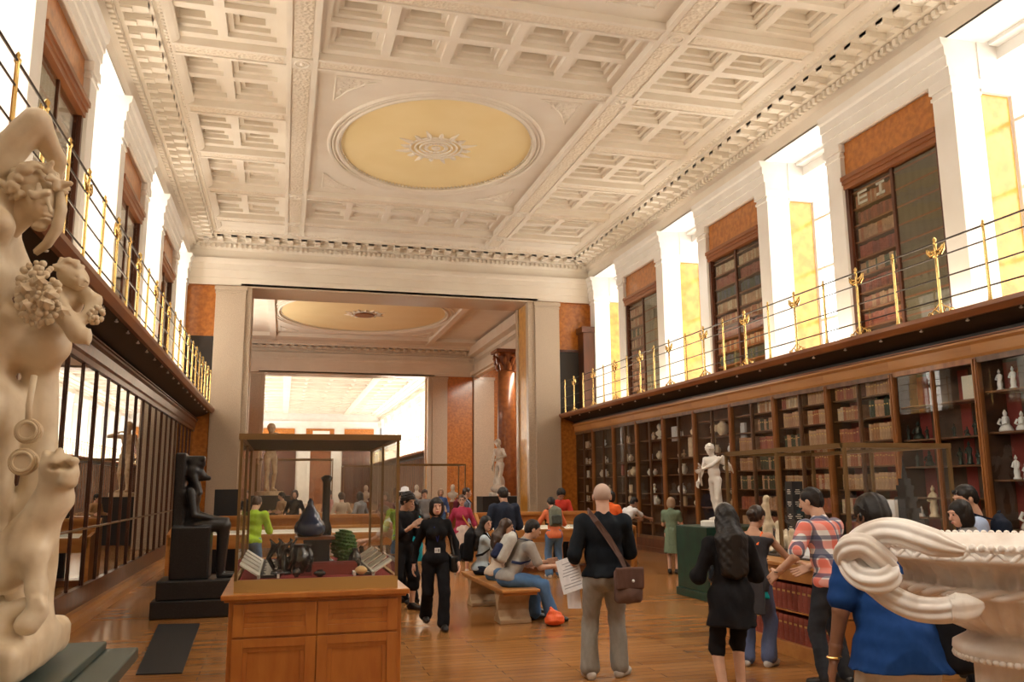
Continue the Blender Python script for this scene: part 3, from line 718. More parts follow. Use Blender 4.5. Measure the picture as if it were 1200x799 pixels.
# square bosses with a ring at the beam crossings
bo=MB()
for k,y in enumerate(bandsS):
    if k%4 in(0,1):
        for a,b in (BX,CXR):
            c=(a+b)/2;bo.box(c-.19,c+.19,y-.19,y+.19,ZB-.04,ZB);bo.tube([(c+.13*math.cos(t*PI/8),y+.13*math.sin(t*PI/8),ZB-.045) for t in range(17)],.018,6,False);bo.ball((c,y,ZB-.045),.05,8,4)
trim(bo,M['plaster'])
def ovalpanel(cx,cy,hx,hy,rx,ry,z=9.73,dark=False,seg=72):
    # flat plaster field with an elliptical yellow sunk panel, mouldings, spandrels and rosette
    f=MB();pts=[];n=seg
    vs=[];fs=[]
    for k in range(n):
        a=2*PI*k/n;c,s=math.cos(a),math.sin(a);sc=min(hx/max(abs(c),1e-6),hy/max(abs(s),1e-6))
        vs.append((cx+c*sc,cy+s*sc,z));vs.append((cx+rx*c,cy+ry*s,z));vs.append((cx+rx*c,cy+ry*s,z+.07))
    for k in range(n):
        k2=(k+1)%n;fs.append((3*k,3*k+1,3*k2+1,3*k2));fs.append((3*k+1,3*k+2,3*k2+2,3*k2+1))
    # fill corners
    for sx in(-1,1):
        for sy in(-1,1):
            a=math.atan2(sy*hy,sx*hx)%(2*PI);k=int(a/(2*PI)*n)
            i=len(vs);vs.append((cx+sx*hx,cy+sy*hy,z));fs.append((3*k,i,3*((k+1)%n)))
    f.add(vs,fs);o=trim(f,M['plaster'])
    y=MB();y.add([(cx+rx*math.cos(2*PI*k/n),cy+ry*math.sin(2*PI*k/n),z+.06) for k in range(n)],[tuple(range(n))]);y.build('oval_field',M['ochre'],o)
    r=MB()
    for q,rad in ((1.0,.045),(1.045,.03),(1.085,.05)):
        r.tube([(cx+rx*q*math.cos(2*PI*k/n),cy+ry*q*math.sin(2*PI*k/n),z-.01) for k in range(n+1)],rad,6,False)
    r.build('oval_moulding',M['plaster'],o,smooth=True)
    b=MB()
    for k in range(150):
        a=2*PI*k/150;b.ball((cx+rx*.975*math.cos(a),cy+ry*.975*math.sin(a),z+.035),.032,5,4)
    b.build('oval_beading',M['plaster'],o)
    s=MB();s2=MB()
    for sx in(-1,1):
        for sy in(-1,1):
            P=[(hx-.38,hy-.38),(hx-1.25,hy-.38),(hx-.95,hy-.6),(hx-.65,hy-.95),(hx-.38,hy-1.45)]
            q=[(cx+sx*a,cy+sy*b_,z-.01) for a,b_ in P]
            s.tube(q+[q[0]],.025,6,False)
            random.seed(4)
            for t in range(60):
                u,v=random.random(),random.random()
                if u+v*1.0<.95:
                    xx=hx-.43-u*.8;yy=hy-.43-v*.95
                    if (u*1.05+v*1.0)**1<.88:s2.ball((cx+sx*xx,cy+sy*yy,z-.005),(.05+.03*random.random(),.05+.03*random.random(),.02),6,4)
    s.build('spandrel_frame',M['plaster'],o);s2.build('spandrel_foliage',M['plaster'],o)
    ro=MB();zz=z+.05
    for rad in(.62,.5,.38):
        ro.tube([(cx+rad*math.cos(2*PI*k/32),cy+rad*math.sin(2*PI*k/32),zz) for k in range(33)],.03,6,False)
    for k in range(16):
        a=2*PI*k/16;L=1.0 if k%2 else .85
        ro.tube([(cx+r_*math.cos(a),cy+r_*math.sin(a),zz-.0) for r_ in(.62,.75,L)],[.05,.06,.01],5)
        ro.ball((cx+.25*math.cos(a),cy+.25*math.sin(a),zz),(.06,.06,.03),6,4)
    ro.ball((cx,cy,zz),(.12,.12,.05),10,5)
    ro.build('rosette',M['plaster'],o)
    if dark:
        q=MB();q.lathe([(.45,0),(.5,.03),(.3,.08),(.25,.1)],(cx,cy,zz-.1),16);q.build('vent_rose',M['walnut'],o)
    return o
for k in range(1,len(bandsS)-3,4):
    a,b=bandsS[k+3]+.22,bandsS[k]-.22
    ovalpanel(3.28,(a+b)/2,(CXR[0]-BX[1])/2,(b-a)/2,2.32,2.85)
# ---- central hall ceiling
ce=MB();ce.box(-4.2,14.5,YB+1.5,48.1,9.85,10.0);struct(ce,'ceiling',M['plaster'])
c=MB();c.box(-.9,-.6,28.9,47,9.6,9.85);c.box(7.55,7.85,28.9,47,9.6,9.85);c.box(-4,10.6,45.7,47.2,9.66,9.85);c.box(-4,10.6,29,30,9.66,9.85);trim(c,M['plaster'])
ovalpanel(3.45,39.5,4.2,5.2,3.9,4.5,9.74,True)
m=MB();m.box(10.6,10.9,28.9,48,8.0,9.9);m.box(10.6,14,28.9,48,9.3,9.9);struct(m,'wall_east',M['plaster'])
m=MB();m.box(10.2,10.6,28.9,48,9.2,9.7);m.box(10.4,10.6,28.9,48,8.1,8.3);tr=trim(m,M['plaster'])
g=MB()
for i in range(60):
    cy=29.2+i*.31;g.tube([(10.58,cy+.12*math.cos(t*PI/6),8.88+.12*math.sin(t*PI/6)) for t in range(13)],.022,4,False)
g.build('guilloche',M['plaster'],tr)
m=MB();m.box(13.9,14.2,28.9,49,0,9.9);m.box(10.3,13.9,48,48.5,0,9.9);struct(m,'wall_far_right',M['scag'])
m=MB();m.box(13.8,13.9,30,47,0,5.2);trim(m,M['mahog'])
m=MB();m.box(-4.2,-3.2,28.9,48,0,9.9);struct(m,'wall_west',M['scag'])
m=MB();m.box(10.55,11.75,47.7,48.0,0,8.0);m.box(10.5,11.8,47.65,48.0,7.85,8.0);trim(m,M['granite'])
m=MB();m.box(9.03,10.5,47.93,48.1,0,8.0);trim(m,M['scag'])
def column(x,y):
    root=empty('column',(x,y,0),0,'red brown scagliola column with carved leafy capital behind the white statue' if y<39 else 'red brown scagliola column standing farther back in the side hall','column')
    MB().lathe([(.62,0),(.62,.2),(.56,.22),(.58,.3),(.5,.38),(.52,.45),(.46,.5)],n=24).build('base',M['granite'],root,smooth=True)
    MB().lathe([(.45,.5),(.45,2.5),(.42,5),(.38,7.0)],n=28).build('shaft',M['walnut'],root,smooth=True)
    c=MB();c.lathe([(.38,7.0),(.42,7.04),(.38,7.08),(.4,7.4),(.52,7.85),(.58,7.88)],n=20)
    for r0,z0,h0 in ((.40,7.08,.32),(.44,7.32,.34)):
        for k in range(8):
            a=2*PI*(k+(.5 if z0>7.2 else 0))/8;cx,cy=math.cos(a),math.sin(a)
            c.tube([(cx*r0,cy*r0,z0),(cx*(r0+.06),cy*(r0+.06),z0+h0*.6),(cx*(r0+.16),cy*(r0+.16),z0+h0),(cx*(r0+.2),cy*(r0+.2),z0+h0*.85)],[.09,.1,.06,.03],6)
    for k in range(4):
        a=PI/4+k*PI/2;c.ball((math.cos(a)*.62,math.sin(a)*.62,7.78),(.1,.1,.1),8,6)
    c.box(-.6,.6,-.6,.6,7.88,8.02);c.build('capital',M['walnut'],root)
column(9.95,38)
# ---- third gallery
WC3=[52.5+5.44*k for k in range(8)]
side(1,10.15,49.3,95,WC3,False,'wall_right')
side(-1,-3.05,49.3,95,WC3[1::3],False,'wall_left')
e=MB();e.box(-3.3,10.3,95,95.4,0,9.8);struct(e,'wall_far_end',M['white'])
e=MB()
for a,b in ((-2.6,1.1),(2.3,5.3),(6.4,9.6)):e.box(a,b,94.85,95.0,6.9,8.05)
trim(e,M['scag'])
e=MB();e.box(3.0,4.8,94.6,94.9,7.2,7.8);trim(e,M['white'])
e=MB();e.box(2.5,2.8,94.7,95,0,6.2);e.box(5.0,5.3,94.7,95,0,6.2);e.box(2.4,5.4,94.65,95,5.9,6.3);o=struct(e,'door_1',M['white'])
e=MB();e.box(2.8,5.0,94.85,95,0,5.9);e.build('panel',M['walnut'],o)
e=MB();e.box(-2.6,1.3,94.8,95,0,6.5);e.box(6.2,9.7,94.8,95,0,6.5);trim(e,M['mahog'])
e=MB();e.extr([(95-q,z) for q,z in ARCH],'x',-3.2,10.2);trim(e,M['white'])
ce=MB();ce.box(-4.2,11.5,49,95.4,10.0,10.15);struct(ce,'ceiling',M['plaster'])
c=MB()
for a,b in (BX,CXR):c.box(a,b,49.3,95,ZB,10)
for i in range(18):c.box(-3,10,50.5+2.55*i,50.9+2.55*i,ZB+.01,10)
for i in range(18):
    for x in(-1.9,1.4,3.2,5.0,7.6):c.box(x,x+.25,50.9+2.55*i,53+2.55*i,9.75,10)
trim(c,M['plaster'])
# ---- gallery balconies
def balcony(sx,Xu,uled,ucase,y0,y1,label,gr=None,fine=True):
    X=lambda u:Xu+sx*u
    root=empty('balcony',(X(uled),y0,0),0,label,'balcony',gr)
    ox,oy=X(uled),y0
    def bx(m,u0,u1,ya,yb,z0,z1):
        a,b=sorted((X(u0)-ox,X(u1)-ox));m.box(a,b,ya-oy,yb-oy,z0,z1)
    def ex(m,pf):m.extr([(X(u)-ox,z) for u,z in pf],'y',0,y1-y0)
    m=MB();bx(m,uled,.49,y0+.02,y1-.02,ZD-.08,ZD);m.build('deck',M['mahog'],root)
    m=MB();ex(m,[(uled-.04,ZD+.01),(uled-.04,ZD-.05),(uled-.01,ZD-.09),(uled+.02,ZD-.13),(uled+.08,ZD-.13),(uled+.08,ZD+.01)]);m.build('edge_moulding',M['walnut'],root)
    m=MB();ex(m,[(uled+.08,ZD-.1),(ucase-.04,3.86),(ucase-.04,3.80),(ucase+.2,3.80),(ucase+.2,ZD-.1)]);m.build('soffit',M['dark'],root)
    if fine:
        pr0=None;n=int((y1-y0)/.894)
        for i in range(n):
            yy=9.04+.4472+.894*(i-int((9.04-y0)/.894))
            if not max(y0,3)<yy<y1:continue
            if pr0 is None:
                b=MB();b.lathe([(.006,-.02),(.024,-.014),(.028,0),(.012,.004),(.012,.07)],n=8);pr0=b.build('stud',M['white'],root);pr0.location=(X(uled+.12)-ox,yy-oy,3.975)
            else:
                c=pr0.copy();COL.objects.link(c);c.parent=root;c.location=(X(uled+.12)-ox,yy-oy,3.975)
    return root
balcony(1,10.15,-1.15,-.6,Y0+.02,YB,'long dark timber balcony with moulded edge along the right wall')
balcony(-1,-3.05,-.93,-.4,Y0+.02,YB,'long dark timber balcony with white studs along the left wall')
balcony(1,10.15,-1.15,-.6,49.3,95,'distant timber balcony in the far bright gallery',fine=False)
def railing(sx,Xu,uled,y0,y1,label,every=1,fine=True):
    xr=Xu+sx*(uled+.1);root=empty('railing',(xr,y0,ZD),0,label,'railing')
    n0=math.ceil((y0+.05-9.04)/.8945);y=9.04+n0*.8945;k=n0
    prot={}
    while y<y1-.05:
        orn=(k%2!=0)
        key='o' if orn else 'p'
        if key not in prot:
            m=MB()
            if orn:
                m.lathe([(.05,0),(.05,.02),(.03,.05),(.022,.1),(.021,.85),(.03,.87),(.022,.9),(.02,1.06),(.035,1.08),(.02,1.1),(.03,1.14),(.005,1.18)],n=10)
                if fine:
                    for s_ in(-1,1):
                        m.tube([(0,s_*.02,.93),(0,s_*.09,.90),(0,s_*.15,.96),(0,s_*.18,1.05)],[.02,.028,.026,.008],6)
                        m.tube([(0,s_*.02,.96),(0,s_*.10,.97),(0,s_*.14,1.04)],[.02,.022,.006],6)
                        pts=[(0,s_*(.06+.055+.055*math.cos(PI+t*.5)),.06+.05*math.sin(PI+t*.5)*-1) for t in range(12)];m.tube(pts,.011,5)
                        pts=[(0,s_*(.17+.04+.04*math.cos(PI+t*.55)),.045+.038*math.sin(PI+t*.55)*-1) for t in range(11)];m.tube(pts,.009,5)
                        m.tube([(0,s_*.03,.18),(0,s_*.08,.13),(0,s_*.15,.1),(0,s_*.25,.02)],.01,5)
            else:
                m.lathe([(.045,0),(.045,.02),(.028,.06),(.022,.16),(.020,.9),(.019,1.06),(.03,1.08),(.03,1.1),(.012,1.12),(.02,1.14),(.004,1.17)],n=10)
            o=m.build('post',M['brass'],root,smooth=True);prot[key]=o
            o.location=(0,y-y0,0)
        else:
            o=prot[key].copy();COL.objects.link(o);o.parent=root;o.location=(0,y-y0,0)
        y+=.8945*every;k+=1
    for z in (1.085,.87,.55,.24):
        m=MB();m.tube([(0,.05,z),(0,y1-y0-.05,z)],.011 if z<1 else .014,6);m.build('rail',M['iron'],root)
    return root
railing(1,10.15,-1.15,3.0,YB,'brass and iron railing along the right hand balcony')
railing(-1,-3.05,-.93,3.0,YB,'brass and iron railing along the left hand balcony')
railing(1,10.15,-1.15,50,94,'faint distant railing in the far bright gallery',every=1,fine=False)
# ---- upper bookcases in the niches
BN=[0];BOOKL=[]
def upper_case(sx,Xu,yc,label,curtain=None,books=True,gname=None):
    X=lambda u:Xu+sx*u
    root=empty('bookcase',(X(.05),yc,ZD),0,label,'bookcase','tall bookcases on the galleries');ox=X(.05)
    h=1.22;zt=3.38
    def bx(m,u0,u1,ya,yb,z0,z1):
        a,b=sorted((X(u0)-ox,X(u1)-ox));m.box(a,b,ya,yb,z0,z1)
    m=MB();bx(m,.06,.5,-h,-h+.09,0,zt-.1);bx(m,.06,.5,h-.09,h,0,zt-.1);bx(m,.4,.5,-h,h,0,zt);bx(m,.1,.2,-.03,.03,0,zt-.1);bx(m,.06,.5,-h,h,0,.12);m.build('carcass',M['mahog'],root)
    m=MB();bx(m,-.03,.5,-h,h,zt-.06,zt+.02);bx(m,.0,.5,-h,h,zt-.13,zt-.06);bx(m,.03,.5,-h,h,zt-.22,zt-.13);m.build('cornice',M['walnut'],root)
    for i in range(1,10):
        z=.12+i*.325
        if z<zt-.25:
            m=MB();bx(m,.14,.4,-h+.08,h-.08,z,z+.03);m.build('shelf',M['walnut'],root)
    m=MB();bx(m,.12,.125,-h+.09,-.03,.12,zt-.22);bx(m,.12,.125,.03,h-.09,.12,zt-.22);m.build('glass_door',M['glassR'],root)
    if curtain:
        m=MB()
        a,b=(-h+.1,-.04);n=16
        vs=[];fs=[]
        for i in range(n*2+1):
            y=a+(b-a)*i/(n*2);u=.15+.006*math.sin(i*1.3)
            vs+=[(X(u)-ox,y,.15),(X(u)-ox,y,zt-.24)]
        for i in range(n*2):fs.append((2*i,2*i+2,2*i+3,2*i+1))
        m.add(vs,fs);m.build('blind',curtain,root,smooth=True)
    # scagliola panel above
    m=MB();a,b=sorted((X(.1),X(.5)));m.box(a,b,yc-h,yc+h,ZD+zt+.02,8.22);trim(m,M['scag'])
    return root
BLD=mat('olive drab book blind',(.14,.115,.07),.6,col2=(.11,.09,.055),scale=2)
GB=mat('grey glass blind',(.26,.24,.19),.4)
ucR=[]
for k,(lab,cu) in enumerate((('tall mahogany bookcase above the balcony nearest the back wall, left door blank grey',GB),('tall bookcase on the right gallery, second from the back, red books showing',None),('largest tall bookcase on the right gallery, right door covered by olive blind',BLD),('tall bookcase on the right gallery at the picture edge',None),)):
    ucR.append(upper_case(1,10.15,22.94-5.44*k,lab,cu if k!=0 else GB))
for k,lab in enumerate(('tall bookcase on the left gallery farthest down the room','tall bookcase on the left gallery, second from the far end','tall bookcase on the left gallery behind the raised marble arm','tall bookcase on the left gallery at the picture edge')):
    upper_case(-1,-3.05,22.94-5.44*k,lab,GB if k in(1,2) else None)
# ================================================================ LOWER CASES
YU=[9.88+1.745*k for k in range(-4,11)]
def lowcase(sx,face,y0,label,glassm,stm,stm2,group,lining=None,shelves=True):
    """two glazed doors wide; sx direction away from the room"""
    L=1.745;root=empty('display_cabinet',(face,y0,0),0,label,'display cabinet',group);lf=sx<0;sw=.022 if lf else .055
    X=lambda u:sx*u
    def bx(m,u0,u1,ya,yb,z0,z1):
        a,b=sorted((X(u0),X(u1)));m.box(a,b,ya,yb,z0,z1)
    m=MB();bx(m,.46,.5,0,L,.0,3.56);bx(m,.02,.5,0,L,0,.34);bx(m,.02,.5,0,L,3.5,3.56);bx(m,.06,.46,0,.03,.34,3.5);bx(m,.06,.46,L-.03,L,.34,3.5);m.build('carcass',M['inside'],root)
    if lining:
        m=MB();bx(m,.455,.46,L*.84,L-.03,.4,3.45);bx(m,.455,.46,L*.36,L*.48,.4,3.45);m.build('lining',M['redlin'],root)
    m=MB();bx(m,-.05,.02,0,L,.0,.12);bx(m,-.02,.02,0,L,.12,.34);m.build('plinth',M['mahog'] ,root)
    for a,b,mm,u in ((.001,sw,stm2,-.02 if not lf else -.004),(L-sw,L-.001,stm2,-.02 if not lf else -.004),(L/2-sw*.55,L/2+sw*.55,stm,0)):
        m=MB();bx(m,u,.05 if not lf else .018,a,b,.34,3.5);bx(m,u-(.015 if not lf else .004),u,a+sw*.27,b-sw*.27,.34,3.5)
        m.build('stile',mm,root)
    for za,zb in ((.34,.42),(3.44,3.52)):
        m=MB();bx(m,-.02,.04,0,L,za,zb);m.build('door_rail',stm,root)
    if lf:
        m=MB();bx(m,-.012,.012,0,L,1.19,1.215);m.build('door_rail',M['bronzeframe'],root)
    for a,b in((.055,L/2-.03),(L/2+.03,L-.055)) if not lf else ((sw,L/2),(L/2,L-sw)):
        m=MB();m.add([(X(.02),a,.42),(X(.02),b,.42),(X(.02),b,3.44),(X(.02),a,3.44)],[(0,1,2,3)]);g=m.build('glass_door',glassm,root)
    if shelves:
        for z in shelves:
            m=MB();bx(m,.1,.45,.03,L-.03,z,z+.025);m.build('shelf',M['shelfw'],root)
    m=MB();m.extr([(X(u),z) for u,z in ((-.09,3.775),(-.09,3.74),(-.05,3.70),(-.04,3.56),(-.02,3.52),(.1,3.52),(.1,3.78))],'y',0,L);m.build('cornice',M['mahog'] if lf else M['oakrail'],root)
    m=MB();bx(m,-.12,.47,0,L,3.78,3.80);m.build('frieze',M['mahog'] if lf else M['walnut'],root)
    return root
where=['','','','','','','','','','','','','','','']
SHB=[.8,1.2,1.62,2.02,2.44,2.83,3.2];SHF=[.62,1.08,1.76,2.42,3.0];SHG=[.7,1.2,1.5,1.98,2.4,2.93]
rl=['glazed oak wall cabinet beyond the right frame edge near the camera','glazed oak wall cabinet beside the marble vase','glazed oak wall cabinet of white porcelain at the right frame edge','glazed oak wall cabinet of white porcelain figurines, rightmost fully seen','glazed oak cabinet of dark bronzes with crimson lining above the dark haired couple','glazed oak cabinet of old books ending at the pale framed jars','glazed oak cabinet of brown leather books above the counter vitrine','glazed oak cabinet of books directly right of the white marble boy','glazed oak cabinet with white busts behind the marble boy','glazed oak cabinet just left of the marble boy with small white casts','glazed cabinet above the woman in the green dress','glazed cabinet of small casts left of the green dress','glazed cabinet above the woman bending in a white top','glazed cabinet right above the bald man, small objects','glazed cabinet farthest down the right wall beside the orange pilaster']
for k,y in enumerate(YU):
    if y+1.745<5 or y+1.745>YB+.2:continue
    sh=SHF if k<=4 else (SHG if k==4 else (SHB if k<=8 else SHG))
    if k==4:sh=SHG
    lowcase(1,9.55,y,rl[k],M['glassR'],M['stile'] if k!=4 else M['stileo'],M['stileo'],'glazed cabinets along the right wall',lining=(k in(2,3,4,5)),shelves=sh)
ll=['beyond the frame at near left','beside the marble statue group','partly hidden by the marble panther','right behind the panther head','second clear of the marble statue','third clear of the marble statue','reflecting tall bright windows','midway along the wall','left of the black seated statue','nearly behind the black seated statue','farthest but three','farthest but two','farthest but one','farthest down the wall','']
for k,y in enumerate(YU):
    if y+1.745<5 or y+1.745>YB+.2:continue
    lowcase(-1,-2.65,y,'dark glazed mahogany wall cabinet on the left wall, '+ll[k],M['glassL'],M['mahog'],M['mahog'],'dark glazed cabinets along the left wall',shelves=[.95,1.5,2.05,2.6,3.1])
m=MB();m.box(-2.66,-2.45,3,YB,0,.1);m.box(-2.66,-2.55,3,YB,.1,.16);struct(m,'baseboard_left',M['oakrail'])
# remaining slice beside the back wall
m=MB();m.box(9.0,9.56,YB-.06,YB+.1,0,3.8);trim(m,M['scag'])
for z in(1,):
    m=MB();m.box(-2.7,-2.2,YB-.05,YB+.1,0,3.9);trim(m,M['scag'])
# third gallery case fronts (long way off)
def farcases():
    for k in range(10):
        r=empty('display_cabinet',(9.55,50+4.4*k,0),0,'distant glazed cabinet under the balcony of the far bright gallery','display cabinet','far gallery cabinets')
        m=MB();m.box(0,.5,0,4.39,0,3.75);m.build('carcass',M['inside'],r)
        for j in range(5):
            m=MB();m.box(-.04,.0,j*.88,j*.88+.06,.3,3.7);m.build('stile',M['stileo'],r)
farcases()
# ================================================================ BIG FOREGROUND PIECES
def rt(x):return math.radians(x)
# ---- free standing vitrine on an oak cabinet
def vitrine_left():
    root=empty('display_case',(.26,7.12,0),0,'tall glass vitrine on an orange oak panelled cabinet, brass framed, nearest the camera','display case')
    hx,hy=.575,1.0;zt=1.06
    m=MB();m.box(-hx,hx,-hy,hy,.1,zt-.05);m.box(-hx-.02,hx+.02,-hy-.02,hy+.02,0,.1);m.build('cabinet',M['caseoak'],root,bevel=.004)
    m=MB();m.box(-hx-.05,hx+.05,-hy-.05,hy+.05,zt-.045,zt-.01);m.box(-hx-.03,hx+.03,-hy-.03,hy+.03,zt-.06,zt-.045);m.build('counter_top',M['caseoak'],root,bevel=.006)
    # framed panels
    f=-hy
    for sx in(-1,1):
        a,b=(-hx+.03,-.004) if sx<0 else (.004,hx-.03)
        for z0,z1,nm in ((.13,.76,'door'),(.775,.985,'drawer')):
            m=MB()
            for (p,q,r,s_) in ((a+.07,b-.07,z1-.055,z1),(a+.07,b-.07,z0,z0+.055),(a,a+.07,z0,z1),(b-.07,b,z0,z1)):m.box(p,q,f-.018,f,r,s_)
            for (p,q,r,s_) in ((a+.07,b-.07,z1-.085,z1-.055),(a+.07,b-.07,z0+.055,z0+.085),(a+.07,a+.1,z0+.085,z1-.085),(b-.1,b-.07,z0+.085,z1-.085)):m.box(p,q,f-.01,f,r,s_)
            m.box(a+.1,b-.1,f-.004,f,z0+.085,z1-.085)
            m.build(nm,M['caseoak'],root,bevel=.003)
    g=.54;gy=.96;z0,z1=zt,2.10
    m=MB()
    m.box(-g-.01,g+.01,-gy-.01,-gy+.012,z0-.01,z0+.075);m.box(-g-.01,g+.01,gy-.012,gy+.01,z0-.01,z0+.075);m.box(-g-.01,-g+.012,-gy,gy,z0-.01,z0+.075);m.box(g-.012,g+.01,-gy,gy,z0-.01,z0+.075)
    m.build('brass_base_rail',mat('satin brass rail',(.62,.42,.16),.35,.7),root)
    b=.010
    for x in(-g,g):
        for y in(-gy,0,gy):
            m=MB();m.box(x-b,x+b,y-b,y+b,z0+.07,z1);m.build('frame_post',M['bronzeframe'],root)
    m=MB();m.box(-g-.02,g+.02,-gy-.02,-gy+.02,z1-.02,z1+.02);m.box(-g-.02,g+.02,gy-.02,gy+.02,z1-.02,z1+.02);m.box(-g-.02,-g+.02,-gy,gy,z1-.02,z1+.02);m.box(g-.02,g+.02,-gy,gy,z1-.02,z1+.02);m.build('top_frame',M['bronzeframe'],root)
    m=MB();m.box(-g,g,-gy,gy,z1-.01,z1+.01);m.build('top_panel',M['blackcard'],root)
    for s_ in(-1,1):
        m=MB();m.add([(-g,s_*gy,z0+.07),(g,s_*gy,z0+.07),(g,s_*gy,z1-.02),(-g,s_*gy,z1-.02)],[(0,1,2,3)]);m.build('glass_pane',M['glass'],root)
        m=MB();m.add([(s_*g,-gy,z0+.07),(s_*g,gy,z0+.07),(s_*g,gy,z1-.02),(s_*g,-gy,z1-.02)],[(0,1,2,3)]);m.build('glass_pane',M['glass'],root)
    m=MB();m.box(-g+.02,g-.02,-gy+.02,gy-.02,z0-.012,z0+.065);m.build('display_floor',M['redcloth'],root)
    return root
VL=vitrine_left();VZ=1.126;VX,VY=.26,7.12
def put(mb,name,m_,loc,label,cat,group=None,rz=0,smooth=True,parent=None,bevel=0):
    o=mb.build(name,m_,parent,smooth,bevel);o.location=loc;o.rotation_euler=(0,0,rz)
    if not parent:tag(o,label,cat,group)
    return o
# things inside it
for sx,lab in((-1,'black caption strip with white print at the left inside the near vitrine'),(1,'black caption strip with white print at the right inside the near vitrine')):
    m=MB();m.box(-.055,.055,-.7,.7,0,.02);o=put(m,'caption_strip',M['blackcard'],(VX+sx*.33,VY-.1,VZ),lab,'caption strip',smooth=False)
    m=MB()
    for i in range(34):
        w_=.02+.02*random.random();m.box(-w_,w_,-.68+i*.04,-.668+i*.04,.02,.022)
    m.build('printing',M['cream'],o)
    m=MB();m.box(-.075,-.058,-.72,.72,0,.026);m.box(.058,.075,-.72,.72,0,.026);m.build('edging',M['cream'],o)
    for i in range(5):
        pg=MB();pg.add([(-.07,-.1,0),(.07,-.1,.09),(.07,.1,.09),(-.07,.1,0),(-.07,-.1,-.012),(.07,-.1,.078),(.07,.1,.078),(-.07,.1,-.012)],[(0,1,2,3),(7,6,5,4),(0,4,5,1),(1,5,6,2),(2,6,7,3),(3,7,4,0)])
        c=put(pg,'print_sheet',M['cream'],(VX+sx*.455,VY-.72+i*.31,VZ+.016),'cream engraved sheet propped along the %s side of the near vitrine'%('left' if sx<0 else 'right'),'print sheet','sheets inside the near vitrine',rz=0 if sx>0 else PI,smooth=False)
def potprof(h,r,neck,lip):return [(r*.45,0),(r*.5,.01),(r*.8,h*.2),(r,h*.45),(r*.85,h*.68),(neck,h*.85),(neck,h*.92),(lip,h),(lip*.8,h)]
put(MB().lathe(potprof(.21,.085,.04,.055),n=24),'vase',M['blackglaze'],(VX-.12,VY-.5,VZ),'glossy black ornate vase at the centre left of the near vitrine','vase')
b=MB()
for k in range(7):
    a=2*PI*k/7;b.tube([(.05*math.cos(a),.05*math.sin(a),.02),(.11*math.cos(a),.11*math.sin(a),.12),(.07*math.cos(a+.5),.07*math.sin(a+.5),.2),(.1*math.cos(a+1),.1*math.sin(a+1),.25)],[.012,.018,.014,.006],6)
b.lathe([(.07,0),(.07,.02),(.03,.04),(.03,.2),(.05,.22)],n=12)
put(b,'candelabrum',M['blackglaze'],(VX-.24,VY-.55,VZ),'black branching metal ornament left of the black vase','ornament')
m=MB();m.box(-.09,.09,-.09,.09,0,.2);m.box(-.105,.105,-.105,.105,.2,.225);put(m,'stand',M['blackcard'],(VX+.02,VY-.2,VZ),'black square stand with a dark red top inside the near vitrine','stand',smooth=False)
m=MB();m.box(-.15,.15,-.11,.11,0,.022);put(m,'tray',M['walnut'],(VX-.0,VY-.2,VZ+.226),'dark red tray on the black stand in the near vitrine','tray',smooth=False)
put(MB().lathe([(.09,0),(.115,.03),(.12,.07),(.105,.11),(.085,.125),(.075,.16),(.05,.2),(.022,.245),(.025,.26),(.008,.29)],n=26),'covered_jar',M['blueglaze'],(VX-.04,VY-.2,VZ+.2485),'deep blue glazed covered jar with pointed lid, tallest in the near vitrine','jar')
put(MB().lathe([(.1,0),(.12,.02),(.05,.06),(.03,.1),(.045,.2),(.05,.3),(.03,.36),(.03,.66),(.05,.7),(.02,.72)],n=18),'pillar_ornament',M['blackglaze'],(VX+.09,VY+.02,VZ),'tall slim black turned ornament behind the blue jar','ornament')
f=SDF((-.16,-.16,0),(.16,.16,.32),.007);f.ell((0,0,.17),(.10,.09,.12),.02);f.cap((0,0,0),(0,0,.1),.04,.03,.02);f.noise(.016,110,2)
o=meshof([f],'fern',M['plant']);o.location=(VX+.23,VY-.1,VZ);tag(o,'bushy green mossy plant specimen in the near vitrine','plant specimen')
m=MB();m.box(-.16,.16,-.08,.08,0,.075);m.box(-.15,.15,-.06,.06,.075,.085);put(m,'plinth_block',M['redlin'],(VX+.13,VY-.62,VZ),'low red fabric covered block at front of the near vitrine','display block',smooth=False)
put(MB().ball((0,0,.032),(.045,.04,.032),14,10),'shell',mat('pale amber shell',(.75,.48,.2),.35),(VX+.31,VY-.78,VZ),'small pale amber shell at the front right of the near vitrine','shell')
for i,(dx,dy,h_,r_) in enumerate(((-.27,-.74,.06,.05),(-.14,-.78,.07,.03),(-.2,-.45,.12,.04),(.02,-.8,.05,.045),(.3,-.35,.16,.05),(-.05,-.42,.2,.045))):
    put(MB().lathe(potprof(h_,r_,r_*.4,r_*.6),n=14),'miniature_pot',M['blackglaze'],(VX+dx,VY+dy,VZ),'miniature black pot in the near vitrine, '+('far left front','left of the vase front','left behind the ornament','centre front edge','right behind the shell','behind the black vase')[i],'pot','miniature pots in the near vitrine')
